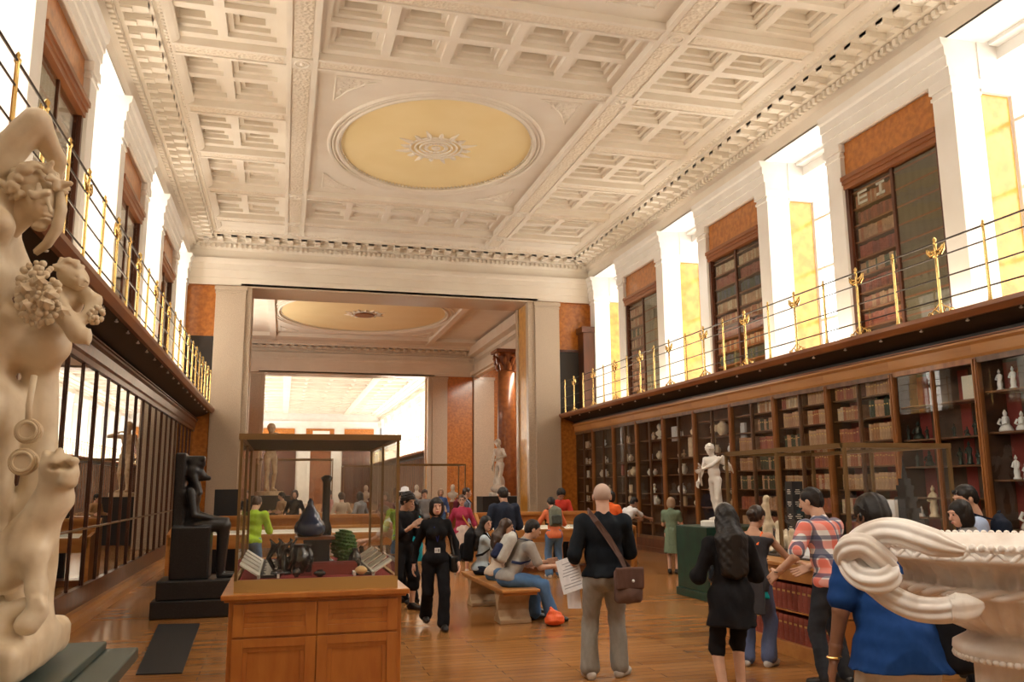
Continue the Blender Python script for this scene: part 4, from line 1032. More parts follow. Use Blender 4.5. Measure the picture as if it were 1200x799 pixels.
# ---- low slab and marble group, far left
P0=at(163,753,2.95);sx1=P0.x;sz=P0.z
pl=empty('statue_plinth',(sx1,2.95,0),0,'grey green painted plinth under the marble group at the left edge','plinth')
m=MB();m.box(-1.3,0,-1.2,0,sz-.05,sz-.012);m.build('lower_slab',M['slab'],pl,bevel=.006)
m=MB();m.box(-1.28,-.09,-1.2,-.015,sz-.012,sz+.012);m.build('upper_slab',M['slab'],pl,bevel=.004)
m=MB();m.box(-1.25,-.05,-1.15,-.05,0,sz-.05);m.build('block',M['slab'],pl)
def marble_group():
    YS=2.45
    def P(x,y,dy=0):return at(x,y,YS+dy)
    s=P(40,400).x-P(0,400).x;s/=40. # metres per pixel
    def r(px):return px*s
    org=Vector((P(0,700).x,YS,sz+.012))
    def L(x,y,dy=0):return P(x,y,dy)-org
    root=empty('sculpture',org,0,'honey coloured marble group of nude youth, vine figure and panther at the left edge','sculpture')
    h=.011
    lo=(-.62,-.3,-.02);hi=(.5,.35,L(0,112).z+.05)
    f=SDF(lo,hi,h)
    # torso
    f.ell(L(-42,255),(r(66),.15,r(62)),.04);f.ell(L(-40,320),(r(58),.135,r(60)),.05);f.ell(L(-36,400),(r(52),.12,r(65)),.05);f.ell(L(-34,480),(r(60),.14,r(58)),.05)
    f.ell(L(18,395,.03),(r(22),.06,r(40)),.04);f.ell(L(-5,262,-.10),(r(24),.05,r(22)),.04)
    # legs
    f.cap(L(-12,500),L(-18,640),r(34),r(24),.04);f.cap(L(-18,640),L(-22,730),r(24),r(17),.04);f.cap(L(-75,500),L(-82,640),r(36),r(25),.04);f.cap(L(-82,640),L(-86,730),r(25),r(18),.04)
    # neck and raised arm
    f.cap(L(-20,235),L(18,232),r(30),r(24),.03)
    f.cap(L(-38,228),L(-18,205),r(34),r(27),.03);f.cap(L(-16,202,-.02),L(43,143,-.05),r(25),r(19),.008);f.cap(L(43,143,-.05),L(67,188,.04),r(18),r(13),.006);f.cap(L(67,188,.04),L(60,228,.09),r(12),r(10),.006)
    # other arm round the vine figure
    f.cap(L(8,300,.05),L(62,375,.1),r(22),r(15),.03)
    # tree stump
    f.cap(L(50,390,.06),L(46,600,.06),r(19),r(23),.03);f.cap(L(46,600,.06),L(20,730,.04),r(26),r(40),.04)
    # vine figure : torso, shoulders, arms
    f.ell(L(70,352,.02),(r(30),.07,r(28)),.02);f.ell(L(52,405,.02),(r(33),.07,r(32)),.03);f.cap(L(92,338),L(110,352,-.02),r(13),r(11),.015);f.cap(L(112,352,-.02),L(100,372,-.04),r(11),r(9),.01)
    f.cap(L(64,352,-.05),L(92,392,-.06),r(14),r(12),.015);f.cap(L(92,392,-.06),L(102,396,-.06),r(12),r(8),.01)
    for i in range(4):f.cap(L(94+i*3,388+i*5,-.07),L(108-i*1.5,384+i*6,-.07),r(4),r(3),.004)
    # base rock
    f.ell(L(-20,735),(r(70),.22,r(34)),.04);f.box(L(-60,765),(r(110),.27,r(24)),.03,.04)
    f.cap(L(30,712,-.12),L(-60,742,-.16),r(12),r(14),.02)
    # discs
    f.noise(.003,30,4)
    hd=SDF(L(-5,290)-Vector((0,.2,0)),L(100,165)+Vector((0,.2,0)),.0055)
    hd.ell(L(40,222),(r(28),.075,r(36)),.02);hd.ell(L(48,240,-.02),(r(20),.055,r(26)),.02);hd.cap(L(28,246),L(2,262),r(20),r(26),.02)
    hd.ell(L(56,254,-.04),(r(8),.02,r(3)),.004);hd.ell(L(54,259,-.04),(r(8),.02,r(3)),.004);hd.ell(L(46,266,-.03),(r(10),.02,r(6)),.01);hd.ell(L(50,239,-.072),(r(5),.012,r(3)),.004,sub=True);hd.ell(L(49,239,-.062),(r(4),.008,r(2.4)),.002);hd.cap(L(42,232,-.07),L(58,234,-.06),r(2.5),r(2),.006);hd.cap(L(56,236,-.068),L(60,248,-.074),r(2.5),r(3.6),.006)
    meshof([f,hd],'figure',M['marblew'],root)
    # curly hair
    hh=SDF(L(-10,270)-Vector((0,.2,0)),L(100,160)+Vector((0,.2,0)),.005)
    hh.ell(L(38,219),(r(30),.08,r(26)),.01)
    rs=np.random.RandomState(5)
    for i in range(60):
        a=rs.rand()*2*PI;b_=rs.rand()*PI*.55
        c=L(38+31*math.cos(a)*math.sin(b_+.4),218-25*math.sin(a)*1.0*(1 if math.sin(a)>0 else .45),-.085*math.cos(b_))
        hh.cap(c,c+Vector((rs.normal()*.015,-.006,rs.normal()*.012)),r(5.5),r(3.5),.004)
    meshof([hh],'hair',M['marblew'],root,relax=0)
    lk=MB();pts=[L(70,222,-.03),L(72,245,-.04),L(66,268,-.03),L(55,286,-.02),L(42,296,0)]
    lk.tube(pts,[r(6),r(8),r(8),r(7),r(5)],10,groove=5,twist=.8);lk.build('hair_lock',M['marblew'],root,smooth=True)
    # small head of the vine figure, grapes
    vh=SDF(L(60,350)-Vector((0,.15,0)),L(115,298)+Vector((0,.15,0)),.004)
    vh.ell(L(84,322,-.02),(r(18),.045,r(17)),.006);vh.ell(L(92,328,-.03),(r(13),.035,r(15)),.008);vh.cap(L(84,334),L(76,345),r(10),r(12),.01)
    vh.cap(L(100,326,-.05),L(103,331,-.055),r(1.6),r(2.4),.003)
    for dx in(-5,6):vh.ell(L(94+dx,324,-.065),(r(2.6),.008,r(1.8)),.002,sub=True)
    vh.ell(L(96,336,-.062),(r(4),.008,r(1.4)),.002)
    for i in range(26):
        a=rs.rand()*2*PI;b_=rs.rand()*1.3;c=L(80+15*math.cos(a)*math.sin(b_+.3),318-13*abs(math.sin(a)),-.02-.04*math.cos(b_))
        vh.cap(c,c+Vector((rs.normal()*.008,0,rs.normal()*.008)),r(4),r(3),.003)
    vh.noise(.0008,120,3)
    meshof([vh],'vine_figure_head',M['marblew'],root)
    gr=MB();gs=MB()
    for i in range(95):
        a=rs.rand()*2*PI;q=math.sqrt(rs.rand());x=45+q*26*math.cos(a);y=345+q*38*math.sin(a)
        gr.ball(L(x,y,-.09-.03*(1-q)),r(3.5+2.5*rs.rand()),7,5)
    for i in range(40):
        a=rs.rand()*2*PI;b_=rs.rand()*PI;gs.ball(L(110+11*math.cos(a)*math.sin(b_),368+10*math.cos(b_),-.03+.028*math.sin(a)*math.sin(b_)),r(3.6),7,5)
    gr.build('grape_cluster',M['marblew'],root,smooth=True);gs.build('grape_cluster',M['marblew'],root,smooth=True)
    lf=MB()
    for i in range(7):
        x=28+rs.rand()*50;y=325+rs.rand()*75;c=L(x,y,-.12);a=rs.rand()*6
        n=10;vs=[tuple(c+Vector((0,-.018,0)))]+[tuple(c+Vector(((1 if k%2 else .6)*r(10)*math.cos(a+2*PI*k/n),.008*math.sin(3*k),(1 if k%2 else .6)*r(10)*math.sin(a+2*PI*k/n)))) for k in range(n)]
        lf.add(vs,[(0,1+k,1+(k+1)%n) for k in range(n)])
    lf.build('vine_leaves',M['marblew'],root)
    # cymbal discs
    for (x,y,q) in((33,505,14),(27,541,15)):
        d=MB();c=L(x,y,-.10);n=24
        for rad,dy in ((q,0),(q*.75,-.012)):
            d.tube([c+Vector((r(rad)*math.cos(2*PI*k/n),dy,r(rad)*math.sin(2*PI*k/n))) for k in range(n+1)],r(2.2),6,False)
        d.tube([c+Vector((0,.03,0)),c+Vector((0,-.012,0))],r(q),n);d.build('cymbal',M['marblew'],root,smooth=False)
    d=MB();d.tube([L(40,440,-.09),L(34,475,-.1),L(33,500,-.1)],r(4),8);d.build('strap',M['marblew'],root,smooth=True)
    # panther
    g=SDF(L(-30,760)-Vector((0,.25,0)),L(110,505)+Vector((0,.25,0)),.0065)
    g.cap(L(4,668,-.08),L(30,640,-.08),r(30),r(30),.03);g.cap(L(30,640,-.08),L(62,585,-.08),r(28),r(22),.03);g.cap(L(62,585,-.08),L(70,555,-.09),r(21),r(19),.02)
    g.ell(L(68,547,-.1),(r(22),.05,r(18)),.015);g.ell(L(82,556,-.12),(r(10),.035,r(12)),.01);g.ell(L(80,566,-.12),(r(11),.03,r(7)),.008)
    g.ell(L(76,545,-.155),(r(9),.045,r(6.5)),.004,sub=True);g.ell(L(61,547,-.155),(r(4.5),.04,r(4)),.004,sub=True);g.ell(L(86,540,-.12),(r(7),.03,r(6)),.006)
    for x,y in((54,533),(70,530)):g.ell(L(x,y,-.11),(r(5),.02,r(6)),.006)
    g.cap(L(40,650,-.12),L(42,690,-.14),r(16),r(11),.02);g.cap(L(42,690,-.14),L(44,716,-.15),r(12),r(10),.01);g.cap(L(44,716,-.15),L(32,730,-.16),r(13),r(14),.015)
    g.cap(L(20,660,-.02),L(18,715,-.02),r(16),r(12),.02);g.noise(.003,40,8)
    for i in range(3):g.cap(L(36+i*5,700,-.165),L(38+i*6,712,-.17),r(3.5),r(3.5),.004)
    meshof([g],'panther',M['marblew'],root)
    return root
marble_group()
# ---- marble vase with knotted handles, right
def big_vase():
    c0=atd(1183,640,3.15);org=Vector((c0.x,c0.y,0))
    root=empty('marble_vase',org,0,'large carved white marble vase with knotted rope handles on a tall foot, lower right foreground','vase')
    mpp=3.15/FPX
    def Z(y):return atd(1183,y,3.15).z
    def R(px):return px*mpp
    pr=[(R(56),Z(1040)),(R(62),Z(1030)),(R(60),Z(1010)),(R(50),Z(1000)),(R(50),Z(772),1),(R(52),Z(768))]
    pr2=[(R(56),Z(769)),(R(66),Z(765)),(R(70),Z(757)),(R(69),Z(750)),(R(59),Z(744)),(R(54),Z(741)),(R(52),Z(737)),(R(62),Z(733),1),(R(94),Z(720),1),(R(113),Z(704),1),(R(118),Z(693),1),(R(122),Z(690)),(R(124),Z(686)),(R(121),Z(681)),(R(117),Z(679),1),(R(118),Z(668),1),(R(126),Z(656),1),(R(136),Z(651)),(R(152),Z(650)),(R(157),Z(647)),(R(156),Z(643)),(R(154),Z(640)),(R(157),Z(637)),(R(158),Z(634)),(R(154),Z(632)),(R(148),Z(634)),(R(140),Z(645)),(R(96),Z(668)),(R(30),Z(690))]
    m=MB();m.lathe(pr2,n=240,flute=34,famp=.11);o=m.build('bowl',M['marblev'],root,smooth=True)
    m=MB();m.lathe(pr,n=96,flute=18,famp=.10);m.build('stem',M['marblev'],root,smooth=True)
    # bead row on the rim, leaf carving under it, twisted garland
    b=MB()
    for k in range(110):
        a=2*PI*k/110;b.ball((R(156)*math.cos(a),R(156)*math.sin(a),Z(633)),(R(4.2),)*3,7,5)
    b.build('rim_beads',M['marblev'],root,smooth=True)
    b=MB()
    for k in range(40):
        a=2*PI*k/40
        for s_ in(-1,1):
            b.tube([(R(154.5)*math.cos(a+s_*t*.03),R(154.5)*math.sin(a+s_*t*.03),Z(648-4.5*t)) for t in(0,.9,1.8,2.4)],[R(2),R(3.5),R(3),R(1)],5)
    b.build('leaf_carving',M['marblev'],root,smooth=True)
    for ph in(0,PI):
        b=MB();b.tube([((R(121)+R(3)*math.cos(ph+k*.7))*math.cos(2*PI*k/130),(R(121)+R(3)*math.cos(ph+k*.7))*math.sin(2*PI*k/130),Z(685)+R(3)*math.sin(ph+k*.7)) for k in range(131)],R(4.5),7,False);b.build('garland_strand',M['marblev'],root,smooth=True)
    b=MB()
    for k in range(60):
        a=2*PI*k/60;b.ball((R(67)*math.cos(a),R(67)*math.sin(a),Z(764)),(R(4),R(4),R(4)),6,4)
    b.build('knop_scallops',M['marblev'],root,smooth=True)
    # handles
    vd=Vector((CF.x,CF.y,0)).normalized();vr=Vector((CR.x,CR.y,0)).normalized()
    def W(x,y,d):
        "handle point: pixel offset x from the axis (to the left), height y, depth d toward the camera in px"
        return atd(x,y,3.15-d*mpp)-org
    def sm(P,n=6):
        out=[]
        for i in range(len(P)-1):
            p0=P[max(i-1,0)];p1=P[i];p2=P[i+1];p3=P[min(i+2,len(P)-1)]
            for t in range(n):
                t/=n;out.append(.5*((2*p1)+(-p0+p2)*t+(2*p0-5*p1+4*p2-p3)*t*t+(-p0+3*p1-3*p2+p3)*t**3))
        out.append(P[-1]);return out
    H=[[(1130,646,150),(1105,640,142),(1080,631,128),(1058,624,110),(1035,623,92),(1012,632,80),(999,648,76),(1000,664,84),(1012,676,96),(1030,680,108),(1040,674,104),(1030,662,86),(1012,652,66)],
       [(1124,712,138),(1100,715,128),(1072,712,112),(1045,700,96),(1024,684,80),(1004,668,70),(992,652,74),(997,641,88),(1012,640,96),(1028,652,100),(1040,664,96)],
       [(1100,645,140),(1070,646,125),(1040,655,105)]]
    for i,h_ in enumerate(H[:2]):
        P=sm([W(*q) for q in h_],7);n=len(P)
        rr=[R(14.5) if i==0 else R(13.5)]*n
        if i==0:
            for k in range(10):rr[k]=R(5+k)
        m=MB();m.tube(P,rr,64,groove=7,twist=.02);m.build('handle',M['marblev'],root,smooth=True)
    m=MB();P=sm([W(1112,713,136),W(1124,713,138),W(1138,711,138),W(1152,708,136)],6);m.tube(P,[R(v) for v in np.interp(np.linspace(0,3,len(P)),[0,.3,1,2,3],[14,13,16,13,3])],26,groove=5);m.build('handle_leaf_terminal',M['marblev'],root,smooth=True)
    # matching handle on the far side
    def W2(x,y,d):
        p=W(x,y,d);return Vector((-p.x,-p.y,p.z))
    for i,h_ in enumerate(H[:2]):
        P=sm([W2(*q) for q in h_],7);m=MB();m.tube(P,R(15),42,groove=7);m.build('handle',M['marblev'],root,smooth=True)
    m=MB();m.lathe([(.34,0),(.34,.3),(.30,.33),(.30,Z(1040)-.02),(.33,Z(1040)-.001)] if Z(1040)>.4 else [(.34,0),(.34,max(.05,Z(1040)-.001))],n=40);m.build('pedestal',M['marblev'],root,smooth=False)
    return root
big_vase()
# ---- black seated statue
def seated_statue():
    root=empty('seated_statue',(-1.05,13.1,0),0,'black granite seated figure statue on a two stepped black base against the left wall','statue')
    # the figure faces +x. local x from -.5 to .5
    m=MB();m.box(-.62,.62,-.42,.42,0,.24);m.build('lower_base',M['blackstone'],root,bevel=.02)
    m=MB();m.box(-.56,.6,-.38,.38,.24,.50);m.build('upper_base',M['blackstone'],root,bevel=.02)
    f=SDF((-.5,-.36,.45),(.62,.36,2.35),.014)
    f.box((-.16,0,.86),(.26,.27,.36),.015,.02)       # throne
    f.box((-.36,0,1.35),(.07,.16,.9),.02,.02)          # back pillar
    f.ell((-.2,0,1.62),(.13,.21,.17),.04);f.ell((-.2,0,1.38),(.12,.15,.2),.04);f.ell((-.16,0,1.24),(.16,.2,.1),.04)
    for s_ in(-1,1):
        f.cap((-.12,s_*.11,1.24),(.26,s_*.11,1.22),.1,.09,.03);f.cap((.26,s_*.11,1.2),(.24,s_*.11,.6),.085,.06,.03);f.cap((.24,s_*.11,.53),(.42,s_*.11,.52),.05,.04,.02)
        f.cap((-.2,s_*.22,1.70),(-.14,s_*.25,1.38),.06,.05,.02);f.cap((-.14,s_*.25,1.38),(.12,s_*.13,1.32),.048,.035,.02);f.cap((.12,s_*.13,1.32),(.3,s_*.12,1.30),.035,.03,.01)
    f.cap((-.2,0,1.7),(-.18,0,1.88),.07,.07,.03);f.ell((-.15,0,1.97),(.10,.09,.13),.02);f.ell((-.08,0,1.93),(.06,.06,.08),.02);f.cap((-.04,0,1.97),(-.02,0,1.93),.012,.02,.01)
    f.ell((-.2,0,1.98),(.13,.16,.14),.03);f.cap((-.17,.12,1.9),(-.10,.12,1.68),.05,.04,.03);f.cap((-.17,-.12,1.9),(-.10,-.12,1.68),.05,.04,.03)
    f.ell((-.17,0,2.10),(.14,.13,.10),.03);f.box((-.17,0,2.17),(.13,.11,.04),.02,.02);f.cap((-.06,0,1.90),(.02,0,1.89),.05,.035,.02)
    meshof([f],'figure',M['blackstone'],root)
seated_statue()
# ---- floor mat, green plinth
m=MB();q=[(-1.49,12.25),(-.97,12.15),(-.86,9.03),(-1.28,9.1)];m.add([(x,y,.012) for x,y in q]+[(x,y,0) for x,y in q],[(3,2,1,0),(0,1,5,4),(1,2,6,5),(2,3,7,6),(3,0,4,7)])
tag(m.build('floor_mat',M['mat']),'dark ribbed rectangular mat on the floor in front of the black statue','mat')
gp=empty('statue_plinth',(6.85,12.5,0),0,'dark green painted square plinth under the white marble boy','plinth')
m=MB();m.box(-.6,.6,-.55,.55,0,.12);m.box(-.57,.57,-.53,.53,.12,1.1);m.build('block',M['greenstone'],gp,bevel=.012)
def nude(label,loc,yaw,F,mat_,q=1,hair=None,extra=None,cat='statue',hands=(.5,.5)):
    root=empty('marble_statue',loc,math.radians(yaw),label,cat);h=F.H
    lo,hi=F.bounds(.13*h);lo[2]=-.12*h;b=SDF(lo,hi,.013*q)
    F.torso(b,0);b.cap(F.C,F.N,.05*h,.034*h,.03);b.cap(F.SL,F.SR,.03*h,.03*h,.04)
    F.arm(b,F.SL,F.EL,F.WL);F.arm(b,F.SR,F.ER,F.WR);F.leg(b,F.QL,F.KL,F.AL);F.leg(b,F.QR,F.KR,F.AR)
    F.foot(b,F.AL,F.footdir(0));F.foot(b,F.AR,F.footdir(1))
    if extra:extra(b,F)
    hd=SDF(F.HC-Vector((.17,.17,.22)),F.HC+Vector((.17,.17,.18)),.006*q);F.headf(hd)
    hf=hair_field(F,hair or 'full',.007*q)
    meshof([b,hd,F.hand(F.EL,F.WL,-1,.005*q,hands[0]),F.hand(F.ER,F.WR,1,.005*q,hands[1])],'figure',mat_,root)
    meshof([hf],'carved_hair',mat_,root)
    m=MB();m.box(-.17*h,.17*h,-.14*h,.16*h,-.001,.04*h) if False else m.lathe([(.2*h,-.055*h),(.2*h,0),(.17*h,.012)],(0,.02,0),20);m.build('base',mat_,root)
    return root
def stump(b,F):b.cap((.02,-.10,0),(.05,-.11,.55),.06,.05,.02)
F=Fig(1.24,bw=1.,lean=10,hip=.66,head=(22,5),hl=(-.12,.47,.78),hr=(.10,.28,.60),el=(-.5,-.3,-.8),er=(.6,-.6,-.3),fl=(-.10,.04),fr=(.10,-.12),twist=10,toe=(20,-20))
nb=nude('white marble winged boy stringing a bow, standing on the dark green plinth',(6.72,12.45,1.17),108,F,M['marble'],.9,extra=stump,hair='full')
m=MB();m.tube([Vector((-.22,.58,.90)),Vector((-.17,.50,.87)),Vector((-.10,.42,.82)),Vector((-.02,.36,.73)),Vector((.02,.30,.64)),Vector((.03,.27,.56))],[.010,.016,.02,.02,.02,.014],8);m.build('bow',M['marble'],nb,smooth=True)
for g in(-1,1):
    m=MB()
    for k in range(6):
        m.tube([F.C+Vector((g*.04,-.09,.03)),F.C+Vector((g*(.08+.015*k),-.15-.015*k,.12-.03*k)),F.C+Vector((g*(.11+.012*k),-.22-.012*k,.10-.05*k))],[.02,.028,.008],6)
    m.build('wing',M['marble'],nb,smooth=True)
# statue beyond the opening, on a black block
F=Fig(1.95,bw=1.,lean=6,head=(25,25),hl=(-.35,.42,1.2),hr=(.1,.32,.75),fl=(-.2,.12),fr=(.12,-.05),el=(-1,-.4,-.4),er=(1,-.5,0))
p=at(586,582,29.9)
def drap(b,F):b.ell((.1,-.05,.35),(.22,.2,.32),.05);b.ell((.0,.1,.15),(.3,.25,.15),.05)
nude('white marble crouching nude statue on a dark block beside the right hand pillar',(p.x,p.y,1.5),120,F,M['marble'],1.4,extra=drap)
bb=empty('statue_plinth',(p.x,p.y,0),0,'black block under the white statue beside the right pillar','plinth');m=MB();m.box(-.75,.75,-.5,.5,0,1.385);m.build('block',M['blackcard'],bb)
F=Fig(2.3,bw=1.,head=(10,-30),hl=(-.15,.35,1.9),hr=(.45,.1,1.1),fl=(-.12,0),fr=(.16,.1))
nude('honey coloured standing statue seen through the near vitrine at its left',(-.42,30.0,1.62),200,F,M['marblew'],1.5,extra=stump)
bb=empty('statue_plinth',(-.42,30.0,0),0,'black block under the honey coloured statue at left distance','plinth');m=MB();m.box(-.7,.7,-.5,.5,0,1.49);m.build('block',M['blackcard'],bb)
# ---- stone and timber bench
def bench():
    root=empty('bench',(2.97,11.95,0),0,'timber topped bench on scrolled stone supports, three visitors sitting on it','bench')
    m=MB();m.box(-.25,.25,-1.3,1.3,.415,.455);m.build('seat',M['deskoak'],root,bevel=.01);m=MB();m.box(-.22,.22,-1.26,1.26,.38,.415);m.build('apron',M['deskoak'],root)
    for y in(-.85,.85):
        s_=1 if y>0 else -1
        pf=[(-.17,0),(.17,0),(.17,.05),(.10,.08),(.05,.16),(.06,.25),(.12,.33),(.16,.38),(-.16,.38),(-.12,.33),(-.06,.25),(-.05,.16),(-.10,.08),(-.17,.05)]
        m=MB();m.extr([(a+y,b) for a,b in pf],'x',-.21,.21);m.build('leg',M['stone'],root,bevel=.01)
    return root
bench()
# ---- table cases / reading desks in the middle distance
def desk(x0,x1,y,label,group=None,h=1.0):
    L=x1-x0;root=empty('display_desk',((x0+x1)/2,y,0),0,label,'desk',group);hx=L/2
    m=MB();m.box(-hx,hx,-.5,.5,.62,.74);m.box(-hx,hx,.42,.5,.74,h+.2);m.build('frame',M['deskoak'],root,bevel=.004)
    m=MB();m.box(-hx,hx,-.52,-.46,.70,.86);m.build('front_rail',M['deskoak'],root)
    for s_ in(-1,1):
        m=MB();pf=[(-.52,0),(.5,0),(.5,h+.2),(.40,h+.2),(.1,h),(-.52,.90)];m.extr(pf,'x',s_*hx-.03,s_*hx+.03);m.build('end_panel',M['deskoak'],root)
    n=max(2,int(L/1.3))
    for i in range(n+1):
        x=-hx+.05+(L-.1)*i/n
        m=MB();m.lathe([(.035,0),(.05,.05),(.03,.1),(.045,.3),(.03,.55),(.05,.62)],(x,-.45,0),10);m.build('leg',M['deskoak'],root)
    m=MB();m.box(-hx,hx,.36,.5,h+.13,h+.19);m.build('back_rail',M['deskoak'],root)
    m=MB();m.box(-hx,hx,-.1,.0,h-.04,h);m.build('ridge',M['deskoak'],root)
    for i in range(n):
        a=-hx+.08+(L-.16)*i/n;b=a+(L-.16)/n-.08
        m=MB();m.add([(a,-.46,.90),(b,-.46,.90),(b,-.05,.98),(a,-.05,.98)],[(0,1,2,3)]);m.build('glass_lid',M['glass'],root)
        m=MB();m.add([(a+.1,-.44,.875),(b-.1,-.44,.875),(b-.1,-.12,.94),(a+.1,-.12,.94)],[(0,1,2,3)]);m.build('page_display',M['cream'],root)
    m=MB();m.box(-hx+.03,hx-.03,-.1,.42,0,.1);m.build('stretcher',M['walnut'],root)
    return root
desk(3.95,7.15,17.3,'long honey oak display desk right of centre, leaned on by an orange clad visitor')
desk(-2.0,2.35,17.6,'long honey oak display desk seen behind the near vitrine')
# low black screens on the floor behind
m=MB();m.box(-.3,.3,-.1,.1,0,1.72);put(m,'black_panel',M['blackcard'],(-1.02,17.6+.9,0),'plain black panel standing behind the left desk','panel',smooth=False)
# ---- tall vitrines farther back (thin frames)
def backcase(x,y,w,d,h,label):
    root=empty('display_case',(x,y,0),0,label,'display case');t=.02
    m=MB();m.box(-w,w,-d,d,0,.85);m.build('cabinet',M['deskoak'],root)
    for a in(-w,w):
        for b in(-d,d):
            m=MB();m.box(a-t,a+t,b-t,b+t,.85,h);m.build('frame_post',M['bronzeframe'],root)
    m=MB();m.box(-w-t,w+t,-d-t,-d+t,h,h+.05);m.box(-w-t,w+t,d-t,d+t,h,h+.05);m.box(-w-t,-w+t,-d,d,h,h+.05);m.box(w-t,w+t,-d,d,h,h+.05);m.build('top_frame',M['bronzeframe'],root)
    m=MB();m.add([(-w,-d,.85),(w,-d,.85),(w,-d,h),(-w,-d,h)],[(0,1,2,3)]);m.build('glass_pane',M['glass'],root)
    return root
backcase(5.2,31,1.2,.6,2.5,'distant thin framed vitrine in the central hall behind the visitors')
backcase(3.1,33,.9,.6,2.5,'distant thin framed vitrine left of the other in the central hall')
backcase(.4,31.5,1.3,.6,2.7,'distant thin framed vitrine seen through the near vitrine')
for i,(x,y) in enumerate(((4.6,30.2),(5.9,30.2),(3.0,32.1))):
    b=MB();b.lathe([(.1,0),(.1,.04),(.05,.1),(.17,.18),(.19,.3),(.07,.36),(.06,.42)],n=14,sy=.7);b.ball((0,0,.5),(.085,.1,.12),12,8);b.ball((0,.09,.49),(.02,.03,.03))
    st=MB();st.box(-.18,.18,-.18,.18,0,1.2);put(st,'bust_pedestal',M['walnut'],(x,y,0),'tall pedestal carrying the distant white bust, %s'%(('second from right','rightmost','leftmost')[i]),'pedestal',smooth=False)
    put(b,'marble_bust',M['marble'],(x,y,1.2),'small white marble bust in the distance, %s of the three'%(('middle','rightmost','leftmost')[i]),'bust')
# ---- counter with vitrine, right
def counter():
    root=empty('display_counter',(5.9,8.45,0),0,'oak counter with red folio shelves and tall glass vitrine on top, at right','counter')
    x0,x1,y0,y1=-.78,.78,-1.13,1.27
    m=MB();m.box(x0-.03,x1,y0-.03,y1,0,.14);m.build('plinth',M['deskoak'],root,bevel=.005)
    m=MB();m.box(x0+.28,x1,y0,y1,.14,.76);m.box(x0,x1,y0,y0+.05,.14,.76);m.box(x0,x1,y1-.05,y1,.14,.76);m.box(x0+.0,x0+.3,-.06,.0,.14,.76);m.build('carcass',M['caseoak'],root)
    m=MB();m.box(x0,x0+.28,y0,y1,.445,.46);m.build('shelf',M['deskoak'],root)
    m=MB();m.box(x0-.02,x1+.02,y0-.02,y1+.02,.76,.90);m.build('apron',M['deskoak'],root,bevel=.004)
    m=MB();m.box(x0-.06,x1+.04,y0-.06,y1+.04,.90,.94);m.build('counter_top',M['deskoak'],root,bevel=.008)
    # glass vitrine
    a0,a1,b0,b1=-.5,.75,-1.11,1.24;h=2.10;t=.016
    for x in(a0,a1):
        for y in(b0,.1,b1):
            m=MB();m.box(x-t,x+t,y-t,y+t,.94,h);m.build('frame_post',M['bronzeframe'],root)
    m=MB();m.box(a0-.02,a1+.02,b0-.02,b0+.03,h,h+.05);m.box(a0-.02,a1+.02,b1-.03,b1+.02,h,h+.05);m.box(a0-.02,a0+.03,b0,b1,h,h+.05);m.box(a1-.03,a1+.02,b0,b1,h,h+.05);m.build('top_frame',M['bronzeframe'],root)
    m=MB();m.add([(a0,b0,h+.02),(a1,b0,h+.02),(a1,b1,h+.02),(a0,b1,h+.02)],[(0,1,2,3)]);m.build('glass_pane',M['glass'],root)
    m=MB();m.add([(a0,b0,.94),(a0,b1,.94),(a0,b1,h),(a0,b0,h)],[(0,1,2,3)]);m.build('glass_pane',M['glass'],root)
    m=MB();m.add([(a0,b0,.94),(a1,b0,.94),(a1,b0,h),(a0,b0,h)],[(0,1,2,3)]);m.build('glass_pane',M['glass'],root)
    m=MB();m.box(a0+.03,a1-.03,b0+.03,b1-.03,.94,.955);m.build('display_floor',M['blackcard'],root)
    return root
counter()
CX,CY=5.9,8.45
# ---- books
def bookmesh(w,h,d,bands=4):
    m=MB();n=6;pf=[(d*.0,-w/2),(d,-w/2),(d,w/2),(0,w/2)]
    pts=[(-.012*math.cos(-PI/2+PI*k/n)-.0,w/2*math.sin(-PI/2+PI*k/n)) for k in range(n+1)]
    poly=pts+[(d,w/2),(d,-w/2)]
    m.extr([(x,y) for x,y in poly],'z',0,h)
    for i in range(bands):
        z=h*(i+1)/(bands+1);m.extr([(x*1.45-.001,y*1.02) for x,y in pts],'z',z-.004,z+.004)
    return m
BPROT={}
def book(mi,w,h,d):
    key=(mi,round(w,3),round(h,2))
    if key not in BPROT:
        o=bookmesh(w,h,d).build('book',M['books'][mi]);BPROT[key]=o;o['_used']=0
        g=MB();g.box(-.0145,-.012,-w*.3,w*.3,h*.66,h*.74);g.build('spine_label',M['gold'],o)
        del o['_used'];return o
    src=BPROT[key];o=src.copy();COL.objects.link(o)
    for ch in src.children:
        c=ch.copy();COL.objects.link(c);c.parent=o
    return o
NB=0
cols=[(0,1),(3,2),(0,9,3),(2,7),(8,1,0),(1,2,9),(6,7),(3,7),(1,3),(8,2)]
cn=['dark red','russet','tan','pale calf','maroon','navy blue','dark green','brown','red brown','cream vellum']
random.seed(11)
shw={1.62:'fifth shelf down',2.02:'fourth shelf down',2.44:'third shelf down',2.83:'second shelf down',3.2:'top shelf'}
cabn={5:'cabinet above counter',6:'cabinet behind counter vitrine',7:'cabinet beside marble boy'}
